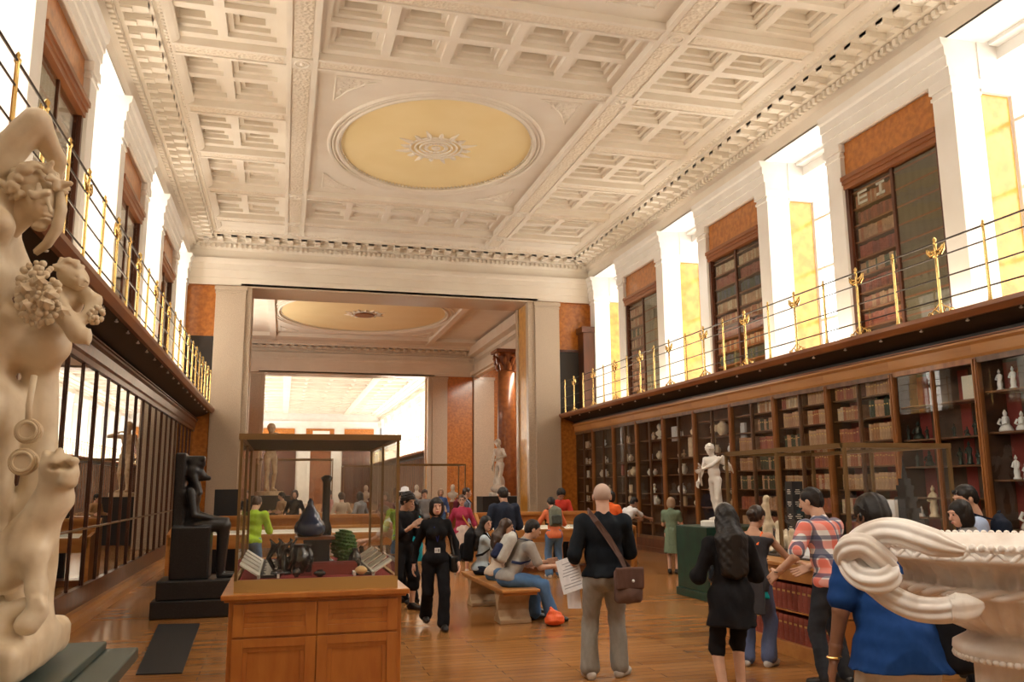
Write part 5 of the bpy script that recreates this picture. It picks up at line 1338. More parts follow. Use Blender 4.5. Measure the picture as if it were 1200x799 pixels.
for ui in(5,6,7):
    y0=YU[ui]
    for bay in(0,1):
        ya=y0+.075+bay*.86;yb=y0+.82+bay*.84
        for zi,z in enumerate(SHB[2:]):
            pal=random.choice(cols);y=ya;hh=random.choice((.24,.26,.28))
            run=random.random()
            while y<yb-.04 and NB<272:
                w=random.choice((.055,.07,.085))
                if y+w>yb:break
                c=random.choice(pal);o=book(c,w,hh-.02*random.choice((0,1)),.2);NB+=1
                o.location=(9.67,y+w/2,z+.026);y+=w+.003
                tag(o,'%s leather book, %s, %s bay of %s'%(cn[c],shw[z],'nearer' if bay==0 else 'farther',cabn[ui]),'book','leather books in the right wall cabinets')
# red folios under the counter
for y0_,y1_,nm in ((7.38,8.39,'nearer'),(8.46,9.66,'farther')):
    for z,zn in((.14,'lower'),(.46,'upper')):
        y=y0_
        while y<y1_-.08:
            if NB>=300:break
            o=book(0 if z<.3 else 4,.085,.27,.22) if False else book(0,.085,.26,.2);NB+=1
            o.location=(5.15,y+.045,z+.002);y+=.091
            tag(o,'tall dark red folio on the %s shelf under the counter, %s section'%(zn,nm),'book','red folios under the counter')
NB2=0
# the remaining books: one mass
mm={}
def mass(ci):
    if ci not in mm:mm[ci]=MB()
    return mm[ci]
random.seed(5)
def row(X,sx,ya,yb,z,hh,pal,d=.2):
    y=ya
    while y<yb-.05:
        w=random.choice((.045,.06,.075));h_=hh-random.random()*.03;m=mass(random.choice(pal))
        a,b=sorted((X,X+sx*d));m.box(a,b,y,y+w,z,z+h_);y+=w+.004
for ui in(5,6,7):
    for bay in(0,1):
        for z in SHB[:2]:row(9.67,1,YU[ui]+.075+bay*.86,YU[ui]+.82+bay*.84,z+.026,.27,random.choice(cols))
for z0_,y1_ in((.14,1),(.46,1)):pass
dcols=[(8,7),(4,7),(6,7),(1,7),(4,0)]
for k in range(4):
    yc=22.94-5.44*k
    for i in range(10):
        z=ZD+(.12 if i==0 else .12+i*.325+.03)
        if z>ZD+3.0:continue
        pal=random.choice(dcols) if k!=1 else random.choice([(1,0),(1,3),(0,8),(6,5),(7,9)])
        if k==1:
            row(10.32,1,yc+.08,yc+1.1,z,.25,pal,.12);row(10.32,1,yc-1.1,yc-.06,z,.25,pal,.12)
        else:
            row(10.32,1,yc+.06,yc+1.1,z,.25,pal,.12) if k!=0 else row(10.32,1,yc+.04,yc+1.1,z,.25,pal,.12)
            if k==0:row(10.34,1,yc-1.1,yc-.06,z,.25,pal,.1)
for k in(0,1,3):
    yc=22.94-5.44*k
    for i in range(9):row(-3.22,-1,yc-1.1,yc+1.1,ZD+.15+i*.325,.25,random.choice(dcols),.12)
V=[];Fq=[];mi=[]
me=bpy.data.meshes.new('books');vs=[];fs=[];ml=[]
for ci,m in mm.items():
    n=len(vs);vs+=m.v;fs+=[tuple(i+n for i in f) for f in m.f];ml+=[ci]*len(m.f)
me.from_pydata(vs,[],fs)
for x in M['books']:me.materials.append(x)
me.polygons.foreach_set('material_index',ml);me.update()
bo_=bpy.data.objects.new('books',me);COL.objects.link(bo_);tag(bo_,'rows of smaller leather books filling the gallery bookcases and lowest shelves','books',kind='stuff')
# white bar shapes on a shelf of the big gallery bookcase
for i,(y,txt) in enumerate(((12.92,'two'),(12.42,'one'))):
    m=MB()
    if i==0:
        for zz in(0,.1,.2):m.box(0,.01,-.13,.13,zz,zz+.045)
        m.box(0,.01,.09,.13,0,.24)
    else:
        m.box(0,.01,-.03,.03,0,.24);m.box(0,.01,-.11,.11,0,.05);m.box(0,.01,-.11,.11,.2,.25)
    put(m,'white_bars',M['white'],(10.3,y,ZD+2.80),'white %s marker on the top shelf of the largest gallery bookcase'%('barred' if i==0 else 'I shaped'),'mark',smooth=False)
# ---- small exhibits in the wall cabinets
def robed(h,m_,seated=False):
    m=MB()
    if seated:m.lathe([(h*.34,0),(h*.36,h*.08),(h*.30,h*.2),(h*.20,h*.32),(h*.2,h*.55),(h*.16,h*.68),(h*.06,h*.74)],n=14,sx=.75);m.ball((0,0,h*.84),(h*.1,h*.1,h*.13),10,7);m.ball((0,0,h*.97),(h*.05,h*.05,h*.05),8,5);m.tube([(-h*.1,h*.18,h*.6),(-h*.2,h*.24,h*.38),(-h*.26,h*.05,h*.32)],[h*.06,h*.06,h*.04],8);m.tube([(-h*.1,-h*.18,h*.6),(-h*.2,-h*.24,h*.38),(-h*.26,-h*.05,h*.32)],[h*.06,h*.06,h*.04],8)
    else:m.lathe([(h*.17,0),(h*.18,h*.05),(h*.12,h*.12),(h*.14,h*.3),(h*.10,h*.5),(h*.13,h*.66),(h*.12,h*.74),(h*.04,h*.8)],n=14,sx=.8);m.ball((0,0,h*.88),(h*.065,h*.065,h*.085),10,7);m.ball((0,0,h*.975),(h*.03,h*.03,h*.04),8,5);m.tube([(-.0,h*.13,h*.7),(-h*.08,h*.15,h*.52),(-h*.12,h*.02,h*.5)],[h*.045,h*.04,h*.03],8);m.tube([(0,-h*.13,h*.7),(-h*.05,-h*.16,h*.55),(-h*.08,-h*.14,h*.4)],[h*.045,h*.04,h*.03],8)
    return m
PN=[(1,3.0,.30,.42,'s','left one of the top pair of white porcelain seated figurines'),(1,3.0,.85,.46,'s','right one of the top pair of white porcelain seated figurines'),]
yF=YU[3]  # 8.13
def fig(x,y,z,h,m_,seated,label,cat='figurine'):
    o=robed(h,m_,seated).build('figurine',m_,None,True);o.location=(x,y,z+.0265);tag(o,label,cat);return o
# (pixel x, shelf z, height)
def ypx(px,py=500):
    d=CF+(px-600)/FPX*CR-(py-399.5)/FPX*CU;return d.y*9.75/d.x
for px,z,h,se,lab in ((1175,3.0,.30,False,'white porcelain standing figurine, left one on the highest porcelain shelf'),(1191,3.0,.31,False,'white porcelain standing figurine, right one on the highest porcelain shelf'),
    (1177,2.42,.30,True,'white porcelain seated figurine with raised arm on the second shelf at the right edge'),(1196,2.42,.26,True,'white porcelain reclining figurine at the right frame edge'),
    (1184,1.76,.33,False,'tall white porcelain robed figurine on the third shelf at the right edge'),(1194,1.76,.22,False,'small white porcelain attendant beside the tall robed figurine'),(1194,1.08,.4,True,'white porcelain tiered figurine low at the right edge')):
    fig(9.75,ypx(px,480),z,h,M['porcelain'],se,lab)
for px,z,h,lab,se in ((1064,2.4,.24,'dark bronze figurine on the upper shelf, leftmost of a huddle of bronzes',0),(1076,2.4,.28,'dark bronze horse rider group on the upper shelf beside the leftmost bronze',1),(1086,2.4,.2,'small dark bronze figurine at the right of the upper left shelf',0),(1118,2.4,.2,'dark bronze standing figurine left of the low bronze animal',0),(1133,2.4,.14,'low dark bronze animal on the upper right shelf',1),(1143,2.4,.24,'dark bronze figurine against crimson lining',0),
    (1072,1.98,.22,'slim dark bronze on the middle shelf, left of two',0),(1086,1.98,.24,'round dark bronze on the middle shelf',1),(1122,1.98,.26,'dark green bronze standing left of the tallest green bronze',0),(1133,1.98,.34,'tallest green bronze figurine on the middle shelf',0),(1143,1.98,.22,'small green bronze right of the tallest one',0)):
    fig(9.75,ypx(px,500),z,h,M['bronze'],bool(se),lab)
fig(9.72,ypx(1097,600),1.2,.48,M['marblew'],False,'ivory carved standing figurine before crimson lining above the vase rim')
fig(9.72,ypx(1083,610),1.2,.16,M['porcelain'],True,'small white porcelain group left of the ivory figurine')
# framed pale relief panels and jars
for px,py,z,w,h,m_,nm,lab in ((1138,450,2.93,.2,.36,M['cream'],'relief_panel','grey square relief panel on the upper shelf against crimson lining'),(866,470,2.44,.13,.62,M['porcelain'],'relief_panel','white oval relief right of the marble boy head'),(866,560,1.5,.12,.5,M['porcelain'],'relief_panel','tall narrow white tablet lower right of the marble boy'),
     (788,490,2.83,.14,.38,M['porcelain'],'relief_panel','pale blue white tablet on an upper shelf left of the boy'),(808,530,2.4,.10,.5,M['marblew'],'relief_panel','carved ivory panel immediately left of the marble boy'),(727,555,2.0,.15,.32,M['redlin'],'relief_panel','reddish terracotta tablet above the bald man')):
    m=MB();m.box(-.03,.03,-w,w,0,h);m.box(-.04,-.03,-w*.75,w*.75,h*.1,h*.9);put(m,nm,m_,(9.8,ypx(px,py),z+.026),lab,'relief',smooth=False,bevel=.02)
for px,py,z,h,m_,lab in ((1024,430,2.93,.24,M['bronze'],'squat grey jar, left of two on the top shelf beside the orange stile'),(1038,430,2.93,.28,M['bronze'],'squat grey jar, right of two on the top shelf beside the orange stile'),(1040,470,2.4+.1,.2,M['bronze'],'grey rounded vessel below the two squat jars'),
    (705,560,1.98,.22,M['cream'],'small cream vessel on a shelf high over the bald man'),(738,520,2.4,.2,M['cream'],'small pale pot on an upper shelf above the white top visitor'),(742,560,1.98,.26,M['marblew'],'pale amphora above the white top visitor'),(760,540,1.98,.18,M['cream'],'round pale pot midway along the cabinets'),(772,540,2.4,.22,M['marblew'],'pale footed jar midway along the cabinets'),(786,560,1.5,.22,M['cream'],'short cream jar left of the marble boy hand'),(798,580,1.5,.26,M['porcelain'],'white jar just left of the green plinth'),(770,590,1.2,.2,M['cream'],'low cream bowl above the green dress visitor'),(843,450,2.83,.36,M['marblew'],'pale stoneware urn above the boy wing'),(815,480,2.4,.34,M['marblew'],'pale urn behind the marble boy head')):
    o=MB().lathe(potprof(h,h*.42,h*.16,h*.24),n=16).build('jar',m_,None,True);o.location=(9.78,ypx(px,py),z+.0265);tag(o,lab,'jar')
for i,(px,z,h) in enumerate(((772,2.93,.42),(835,2.4,.42),(725,2.4,.3),(752,2.4,.22),(690,2.4,.2),(712,1.5,.24),(764,1.5,.26),(830,1.5,.3),(848,1.98,.3))):
    b=MB();b.lathe([(h*.2,0),(h*.2,h*.08),(h*.09,h*.16),(h*.3,h*.3),(h*.33,h*.45),(h*.13,h*.55),(h*.11,h*.62)],n=14,sx=.7);b.ball((0,0,h*.8),(h*.16,h*.14,h*.2),12,8)
    o=b.build('small_bust',M['marblew'] if i%2 else M['cream'],None,True);o.location=(9.78,ypx(px,520),z+.0265);tag(o,'small pale bust in a wall cabinet, '+('above the woman in white','directly behind the marble boy','above the bald man','high and left of the woman in white','farthest along the wall','low behind the bald man','just above the green dress visitor','below the boy elbow','right of the boy torso')[i],'bust','small busts in the right wall cabinets')
random.seed(21)
nmU={8:'cabinet behind the marble boy',9:'cabinet left of the marble boy',10:'cabinet above the green dress',11:'cabinet left of the green dress',12:'cabinet above the bending woman',13:'cabinet above the bald man',14:'cabinet farthest down the right wall'}
shn=['bottom shelf','lowest but one shelf','middle shelf','third shelf down','second shelf down','top shelf']
for ui in range(8,14):
    for bay in (0,1):
        for zi,z in enumerate(SHG[1:],1):
            for s_ in (0,1):
                if random.random()<.25:continue
                y=YU[ui]+.22+bay*.86+s_*.38+random.uniform(-.04,.04);h=random.uniform(.12,.27);t=random.choice('jjbtf')
                if t=='j':m=MB().lathe(potprof(h,h*random.uniform(.3,.45),h*.16,h*.24),n=12);nm,ct='jar','jar'
                elif t=='b':
                    m=MB();m.lathe([(h*.2,0),(h*.2,h*.08),(h*.09,h*.16),(h*.3,h*.3),(h*.33,h*.45),(h*.13,h*.55),(h*.11,h*.62)],n=12,sx=.7);m.ball((0,0,h*.8),(h*.16,h*.14,h*.2),10,6);nm,ct='small_bust','bust'
                elif t=='t':m=MB();m.box(-.02,.02,-h*.45,h*.45,0,h*1.1);m.box(-.026,-.02,-h*.36,h*.36,h*.12,h*.98);nm,ct='tablet','tablet'
                else:m=robed(h*1.1,None);nm,ct='figurine','figurine'
                mt=random.choice(('cream','marblew','marblew','stone','porcelain'))
                o=m.build(nm,M[mt],None,t!='t');o.location=(9.85 if s_ else 9.78,y,z+.0265)
                tag(o,'small %s %s, %s, %s bay, %s, %s'%({'cream':'cream','marblew':'tan','stone':'buff','porcelain':'white'}[mt],ct,shn[zi],'near' if bay==0 else 'far','left' if s_ else 'right',nmU[ui]),ct)
# ---- exhibits on the counter
m=MB();m.box(-.02,.02,-.19,.19,0,.62);put(m,'white_board',M['porcelain'],(6.22,7.85,.956),'upright white tablet inside the counter vitrine behind the polo shirted man','tablet',smooth=False)
m=MB()
for i in range(7):w_=.17-.018*i;m.box(-w_,w_,-w_,w_,i*.12,i*.12+.05);m.box(-w_*.7,w_*.7,-w_*.7,w_*.7,i*.12+.05,i*.12+.12)
m.lathe([(.03,.84),(.012,.98),(.004,1.08)],n=8);put(m,'pagoda_model',M['blackglaze'],(6.42,7.75,.956),'tiered black pagoda model beside the white tablet','model',smooth=False)
m=MB();m.box(-.07,.07,-.07,.07,0,.82)
o=put(m,'caption_pillar',M['blackcard'],(5.78,8.83,.956),'black square caption pillar with rows of small white print inside the counter vitrine','caption pillar',smooth=False)
t=MB();random.seed(3)
for i in range(5):
    for j in range(3):
        w_=.02+random.random()*.03;t.box(-w_,w_,-.0715,-.07,.72-i*.14-j*.022,.728-i*.14-j*.022);t.box(-.0715,-.07,-w_,w_,.72-i*.14-j*.022,.728-i*.14-j*.022)
t.build('printing',M['cream'],o)
for i,(dy,lab) in enumerate(((7.95,'nearer'),(8.38,'farther'))):
    m=MB();vs=[(-.17,-.2,.03),(.17,-.2,.12),(.17,.2,.12),(-.17,.2,.03),(-.17,-.2,0),(.17,-.2,0),(.17,.2,0),(-.17,.2,0)];m.add(vs,[(0,1,2,3),(0,4,5,1),(1,5,6,2),(2,6,7,3),(3,7,4,0)])
    put(m,'open_volume',M['porcelain'],(5.66,dy,.956),'white open page on a black rest in the counter vitrine, %s of two'%lab,'page',smooth=False)
def sculptlet(loc,label,pts,m_=M['marblew']):
    f=SDF((-.25,-.25,0),(.25,.25,.75),.009)
    for a,b,ra,rb in pts:f.cap(a,b,ra,rb,.015)
    f.noise(.004,40,len(label));o=meshof([f],'small_sculpture',m_);o.location=loc;tag(o,label,'small sculpture')
sculptlet((5.75,9.42,.956),'pale marble twisting torso fragment in the counter vitrine',[((0,0,.05),(.02,0,.3),.07,.06),((.02,0,.3),(0,0,.52),.06,.05),((0,0,.52),(.02,0,.62),.03,.04),((0,0,.4),(.12,-.05,.25),.03,.025),((.0,0,.05),(-.1,.05,.02),.05,.04)])
sculptlet((5.72,9.12,.956),'small reclining pale sculpture in front of the caption pillar',[((-.15,-.1,.05),(.05,.05,.08),.05,.06),((.05,.05,.08),(.08,.1,.22),.05,.05),((.08,.1,.22),(.07,.1,.32),.03,.04),((-.15,-.1,.05),(-.2,-.15,.03),.03,.02)])
sculptlet((6.1,9.5,.956),'round pale shell like carving at the far end of the counter vitrine',[((0,0,.08),(0,.08,.1),.09,.06),((0,.08,.1),(.05,.12,.2),.05,.03)])
sculptlet((5.62,8.68,.956),'small pale hooded figure between the open page and the pillar',[((0,0,0),(0,0,.18),.06,.045),((0,0,.2),(0,0,.25),.035,.04)])
sculptlet((6.0,9.15,.956),'honey coloured upright marble leg fragment in the counter vitrine',[((0,0,0),(0,0,.35),.05,.06),((0,0,.35),(.02,0,.66),.06,.045)])
# ================================================================ PEOPLE
BLK=cloth('black cloth',(.008,.008,.010));NAVY=cloth('navy cloth',(.012,.018,.035));JEAN=cloth('blue denim',(.10,.19,.34));GREYT=cloth('grey stone trousers',(.27,.26,.235))
WHT=cloth('white cotton',(.72,.72,.74));TEAL=cloth('teal cotton',(.01,.30,.36));PINK=cloth('crimson top',(.38,.04,.09));SHOE=mat('black leather shoe',(.015,.013,.012),.3);WSHOE=mat('pale canvas shoe',(.55,.52,.48),.7);TSHOE=mat('tan leather shoe',(.20,.11,.06),.5)
STRAP=mat('brown canvas strap',(.13,.075,.06),.8)
def strapband(name,pts,root,m_,w=.02,t=.004):
    "flat band following points"
    m=MB();P=[Vector(p) for p in pts];n=len(P);vs=[];fs=[]
    ctr=sum(P,Vector())/n
    for i,p in enumerate(P):
        tg=(P[min(i+1,n-1)]-P[max(i-1,0)]).normalized();out=(p-Vector((ctr.x,ctr.y,p.z)));out=out-tg*out.dot(tg)
        out=out.normalized() if out.length>1e-4 else Vector((0,-1,0));sd=tg.cross(out).normalized()
        vs+=[p+sd*w-out*t,p+sd*w+out*t,p-sd*w+out*t,p-sd*w-out*t]
    for i in range(n-1):
        for k in range(4):fs.append((4*i+k,4*i+(k+1)%4,4*i+4+(k+1)%4,4*i+4+k))
    fs+=[(0,1,2,3),(4*n-1,4*n-2,4*n-3,4*n-4)];m.add(vs,fs);return m.build(name,m_,root)
def bagsdf(lo,hi,prims,h=.01,noise=.004):
    f=SDF(lo,hi,h)
    for p in prims:
        if p[0]=='b':f.box(p[1],p[2],p[3],.02)
        elif p[0]=='e':f.ell(p[1],p[2],.02)
        else:f.cap(p[1],p[2],p[3],p[4],.02)
    if noise:f.noise(noise,22,3)
    return f
def backpack(root,F,m1,m2,label,size=1.,m3=None,dz=0,straps=True):
    "backpack worn on the back of figure F whose object is root"
    a=root.rotation_euler.z;org=wpt(root,F.C-F.Fw*(.085*F.H)-F.U*(.02-dz))
    b=empty('backpack',org,a,label,'backpack');M3=F.Rt
    b.rotation_euler=(Matrix.Rotation(a,3,'Z')@M3).to_euler()
    s=size
    meshof([bagsdf((-.22*s,-.25*s,-.33*s),(.22*s,.1,.3*s),[('b',(0,-.08*s,-.02),(.15*s,.075*s,.21*s),.06*s),('e',(0,-.07*s,.12*s),(.13*s,.07*s,.12*s))])],'bag',m1,b)
    meshof([bagsdf((-.2*s,-.3*s,-.32*s),(.2*s,-.08*s,.1*s),[('b',(0,-.165*s,-.1*s),(.11*s,.04*s,.11*s),.04*s)],h=.008)],'front_pocket',m2,b)
    m=MB();m.tube([(-.03*s,-.06*s,.22*s),(-.02*s,-.08*s,.26*s),(.02*s,-.08*s,.26*s),(.03*s,-.06*s,.22*s)],.008,6);m.build('grab_handle',m3 or m2,b,smooth=True)
    if straps:
        inv=M3.transposed();base=F.C-F.Fw*(.085*F.H)-F.U*(.02-dz)
        for g in(-1,1):
            P=[base+F.X*g*.07*s+F.U*.18*s,F.P+F.U*.292*F.H+F.X*g*.062*F.H-F.Fw*.035*F.H,F.P+F.U*.305*F.H+F.X*g*.062*F.H+F.Fw*.01*F.H,F.P+F.U*.25*F.H+F.X*g*.07*F.H+F.Fw*.068*F.H,F.P+F.U*.17*F.H+F.X*g*.085*F.H+F.Fw*.06*F.H,F.P+F.U*.12*F.H+F.X*g*.105*F.H,F.P+F.U*.10*F.H+F.X*g*.08*F.H-F.Fw*.06*F.H]
            P=[inv@(p-base) for p in P];strapband('strap',P,b,m3 or m2,.018)
    return b
# 1 bald man, back to camera
p=onz(716,797);F=Fig(1.80,bw=1.06,head=(4,4),hl=(-.27,.18,.99),hr=(.08,.30,1.15),el=(-.3,-1,-.5),er=(.7,-.5,-.7),fl=(-.15,.02),fr=(.14,.10),twist=-3,toe=(10,-30),hip=.94)
bald=person('bald man seen from behind, black top and grey trousers, satchel across his back',(p.x-.02,p.y+.05,0),-14,F,[('top',cloth('black knit',(.008,.012,.018)),{'sleeve':1.35,'off':.016,'hem':-.015}),('bottom',GREYT,{'off':.016,'flare':.028,'n':.008}),('shoes',WSHOE)],'pale',('crop','grey'),.85)
m=MB();m.tube([F.HC+F.RH@Vector((.047*1.8*math.cos(t),-.008*1.8+.058*1.8*0,0))+Vector((0,0,.06*1.8*math.sin(t)+.012)) for t in [PI*k/12 for k in range(13)]],.004,6);m.build('headband',BLK,bald,smooth=True)
b=empty('satchel',wpt(bald,Vector((.20,-.14,.86))),bald.rotation_euler.z+.25,'brown canvas satchel hanging at the bald man right hip','bag')
meshof([bagsdf((-.2,-.12,-.24),(.2,.12,.22),[('b',(0,0,-.02),(.135,.05,.155),.045),('e',(0,-.01,-.08),(.13,.06,.09))])],'bag',STRAP,b)
meshof([bagsdf((-.2,-.12,-.1),(.2,.05,.2),[('b',(0,-.045,.05),(.14,.02,.10),.02)],h=.008,noise=.002)],'flap',cloth('brown flap canvas',(.12,.065,.05)),b)
inv=Matrix.Rotation(-.25,3,'Z');base=Vector((.20,-.14,.86))
P=[inv@(q-base) for q in (Vector((.19,-.13,.97)),Vector((.13,-.155,1.10)),Vector((.02,-.155,1.28)),Vector((-.08,-.145,1.42)),Vector((-.135,-.08,1.50)),Vector((-.14,0,1.515)),Vector((-.10,.1,1.42)),Vector((0,.14,1.25)),Vector((.15,.12,1.1)),Vector((.24,.02,.98)))]
strapband('strap',P,b,STRAP,.028)
m=MB();m.ball((.02,-.075,.03),.014);m.build('badge',M['porcelain'],b,smooth=True)
for i,(lz,rz_,sc_,lab) in enumerate(((Vector((-.31,.10,.93)),.2,1.,'folded white newspaper held under the bald man left arm'),(Vector((-.27,.16,.74)),-.2,.8,'white leaflet hanging below the folded newspaper'))):
    m=MB()
    for k in range(4):m.box(-.012+k*.006,-.008+k*.006,-.11*sc_+.01*k,.11*sc_-.006*k,-.17*sc_,.15*sc_-.01*k)
    o=put(m,'newspaper' if i==0 else 'leaflet',WHT,wpt(bald,lz),lab,'paper',rz=bald.rotation_euler.z+rz_+.9,smooth=False);o.rotation_euler[0]=-.35 if i==0 else -.1;o.rotation_euler[1]=.25 if i==0 else 0
    if i==0:
        t=MB();random.seed(2)
        for k in range(9):t.box(-.0125,-.0122,-.09,.09*random.random(),-.13+k*.028,-.122+k*.028)
        t.build('printing',cloth('grey print',(.3,.3,.32)),o)
# 2 woman in black walking toward the camera
p=onz(512,737);F=Fig(1.64,bw=.95,fem=True,head=(2,0),hl=(-.27,.10,.80),hr=(.27,-.10,.78),el=(-.5,-.9,-.2),er=(.5,-.9,-.2),fl=(-.07,.20),fr=(.10,-.22),fz=(0,.05),hip=.85,toe=(2,-2))
wb=person('woman in black turtleneck and trousers with a lanyard badge walking toward the camera',(p.x,p.y+.1,0),178,F,[('top',BLK,{'sleeve':1.9,'off':.012,'hem':-.04}),('bottom',BLK,{'off':.016,'flare':.03}),('shoes',SHOE)],'pale',('bob','black'),1,True,hands=(.6,.6))
c=F.C
strapband('lanyard',[F.N+Vector((-.055,.03,-.02)),F.C+Vector((-.04,.105,.06)),F.C+Vector((0,.115,-.12)),],wb,cloth('navy ribbon',(.02,.03,.16)),.006,.002)
strapband('lanyard',[F.N+Vector((.055,.03,-.02)),F.C+Vector((.04,.105,.06)),F.C+Vector((0,.115,-.12)),],wb,cloth('navy ribbon',(.02,.03,.16)),.006,.002)
m=MB();m.box(-.036,.036,.12,.125,.925,.985);o=m.build('badge',M['porcelain'],wb);m=MB();m.box(-.028,-.004,.125,.127,.935,.972);m.box(.004,.03,.125,.127,.96,.966);m.box(.004,.03,.125,.127,.945,.951);m.build('badge_printing',cloth('grey print',(.3,.3,.32)),o)
b=empty('handbag',wpt(wb,Vector((-.23,-.02,.78))),wb.rotation_euler.z,'black handbag at the side of the woman with the lanyard','bag')
meshof([bagsdf((-.12,-.2,-.2),(.12,.2,.2),[('b',(0,0,0),(.06,.13,.11),.04)])],'bag',SHOE,b)
strapband('strap',[(0,-.1,.08),(.05,-.06,.35),(.06,0,.55),(.05,.05,.35),(0,.1,.08)],b,SHOE,.012)
# 3 man in black, trousers rolled, left
p=onz(474,716);F=Fig(1.70,bw=1.02,head=(18,15),lean=4,hl=(-.12,.33,1.18),hr=(.08,.34,1.2),fl=(-.12,.08),fr=(.13,-.08))
person('dark haired young man in black shorts and sneakers, arms folded, left of the walking woman',(p.x-.02,p.y+.15,0),-150,F,[('top',BLK,{'sleeve':1.3,'hem':-.05}),('bottom',BLK,{'upto':1.3,'off':.03}),('shoes',SHOE)],'light',('full','black'),1.1,True)
# 4 teal woman
p=onz(483,708);F=Fig(1.60,bw=.95,fem=True,head=(0,25),hl=(.05,.30,1.14),hr=(-.12,.28,1.12),fl=(-.1,0),fr=(.1,.05))
tw=person('woman in teal t shirt with long black hair and folded arms behind the walking woman',(p.x+.02,p.y+.2,0),115,F,[('top',TEAL,{'sleeve':.6,'hem':-.14}),('bottom',BLK,{'off':.01}),('shoes',SHOE)],'light',('long','black',.16),1.1,True)
# 5 crimson top woman
p=onz(541,672);F=Fig(1.60,bw=1,fem=True,head=(2,-5),fl=(-.1,.1),fr=(.1,-.1),hl=(-.32,.1,.8),hr=(.28,.06,.82))
rw=person('woman in a crimson and orange top and pale skirt walking behind the lanyard woman',(p.x,p.y,0),172,F,[('top',PINK,{'sleeve':1.2,'hem':-.04}),('skirt',cloth('pale beige skirt',(.62,.52,.46)),{'len':.20,'flare':.03}),('shoes',WSHOE)],'pale',('short','brown'),1.4,True)
strapband('cross_strap',[F.N+Vector((.1,.05,-.04)),F.C+Vector((0,.12,0)),F.P+Vector((-.14,.1,.1))],rw,cloth('yellow strap',(.6,.35,.06)),.018)
m=MB()
for g in(-1,1):m.tube([F.HC+Vector((g*.03+.022*math.cos(2*PI*k/12),.095,.01+.018*math.sin(2*PI*k/12))) for k in range(13)],.003,5)
m.build('glasses',M['iron'],rw)
# 6 blue grey shirt man
p=onz(552,660);F=Fig(1.74,head=(5,20),hl=(-.3,.2,1.05),hr=(.3,.1,.9))
g6=person('man in a blue grey shirt behind the crimson top woman',(p.x,p.y+.6,0),-120,F,[('top',cloth('blue grey shirt',(.24,.28,.38)),{'sleeve':.7}),('bottom',BLK),('shoes',SHOE)],'light',('short','dbrown'),1.5)
backpack(g6,F,cloth('maroon backpack',(.12,.02,.03)),BLK,'maroon backpack on the man in the blue grey shirt',.9)
# 7 suited man
p=at(592,650,13.9);F=Fig(1.76,bw=1.02,head=(14,0),lean=5,hl=(-.22,.34,1.05),hr=(.22,.34,1.05))
person('man in a dark navy suit jacket seen from behind at the long desk',(p.x,13.9,0),5,F,[('top',cloth('navy suit wool',(.022,.03,.052)),{'sleeve':1.9,'hem':-.13,'off':.03,'name':'jacket'}),('bottom',cloth('navy suit wool',(.022,.03,.052))),('shoes',SHOE)],'tan',('short','black'),1.2)
# 8 orange top woman with backpack at desk
p=onz(648,676);F=Fig(1.58,bw=.98,fem=True,head=(28,5),lean=14,hl=(-.22,.44,1.02),hr=(.20,.42,1.02),fl=(-.11,0),fr=(.11,.04),hip=.83)
g8=person('woman in a coral top and jeans with a grey backpack bending over the long desk',(p.x,p.y-.12,0),-4,F,[('top',cloth('coral cotton',(.72,.20,.09)),{'sleeve':1.7,'hem':-.06}),('bottom',JEAN,{'flare':.03}),('shoes',WSHOE)],'light',('short','black'),1.1)
backpack(g8,F,cloth('grey green canvas',(.16,.17,.13)),cloth('dark grey canvas',(.06,.065,.055)),'grey green backpack on the woman in the coral top',.85,BLK)
# 9 red clad person opposite
F=Fig(1.74,head=(35,0),lean=10,hl=(-.2,.38,1.1),hr=(.2,.38,1.1));p=at(656,620,18.9)
person('dark haired person in a red top facing us across the long desk, head lowered',(p.x,18.9,0),175,F,[('top',cloth('scarlet cotton',(.65,.06,.04)),{'sleeve':.8}),('bottom',BLK),('shoes',SHOE)],'tan',('full','black'),1.4,True)
# bench sitters (face +x)
def seat(px,Y,H,lean,head,**k):
    F=Fig(H,hip=.455+.075*H*.9,lean=lean,head=head,fl=k.get('fl',(-.13,.44)),fr=k.get('fr',(.13,.46)),hl=k.get('hl'),hr=k.get('hr'),fem=k.get('fem',False),bw=k.get('bw',1),kl=(-.1,.5,1),kr=(.1,.5,1),el=k.get('el',(-.6,-.6,-.6)),er=k.get('er',(.6,-.6,-.6)),twist=k.get('twist',0),pelvis=(0,-.02));return F
F=seat(0,0,1.76,30,(18,-8),hl=(-.1,.55,.74),hr=(.12,.58,.70),fl=(-.10,.36),fr=(.16,.52))
g12=person('man in grey t shirt and jeans leaning forward, near end of the bench',(2.93,11.05,0),-88,F,[('top',cloth('light grey jersey',(.34,.33,.31)),{'sleeve':.75,'hem':-.03,'off':.016}),('bottom',cloth('mid blue denim',(.09,.19,.38)),{'flare':.03,'off':.018}),('shoes',SHOE)],'light',('short','black'),1,True)
backpack(g12,F,cloth('pale grey nylon',(.50,.50,.47)),cloth('navy nylon',(.025,.035,.09)),'pale grey and navy backpack on the seated man',.95,cloth('navy nylon',(.025,.035,.09)),dz=-.02)
F=seat(0,0,1.62,14,(10,-30),hl=(-.1,.42,.66),hr=(.1,.42,.66),fem=True,bw=.95)
person('seated woman with loose brown hair in the middle of the bench, face turned right',(2.95,11.85,0),-90,F,[('top',cloth('cream blouse',(.62,.52,.42)),{'sleeve':.7}),('bottom',JEAN,{}),('shoes',SHOE)],'light',('long','brown',.12),1.1,True)
F=seat(0,0,1.62,6,(4,-45),hl=(-.1,.40,.62),hr=(.1,.40,.62),fem=True,bw=.95,twist=-15)
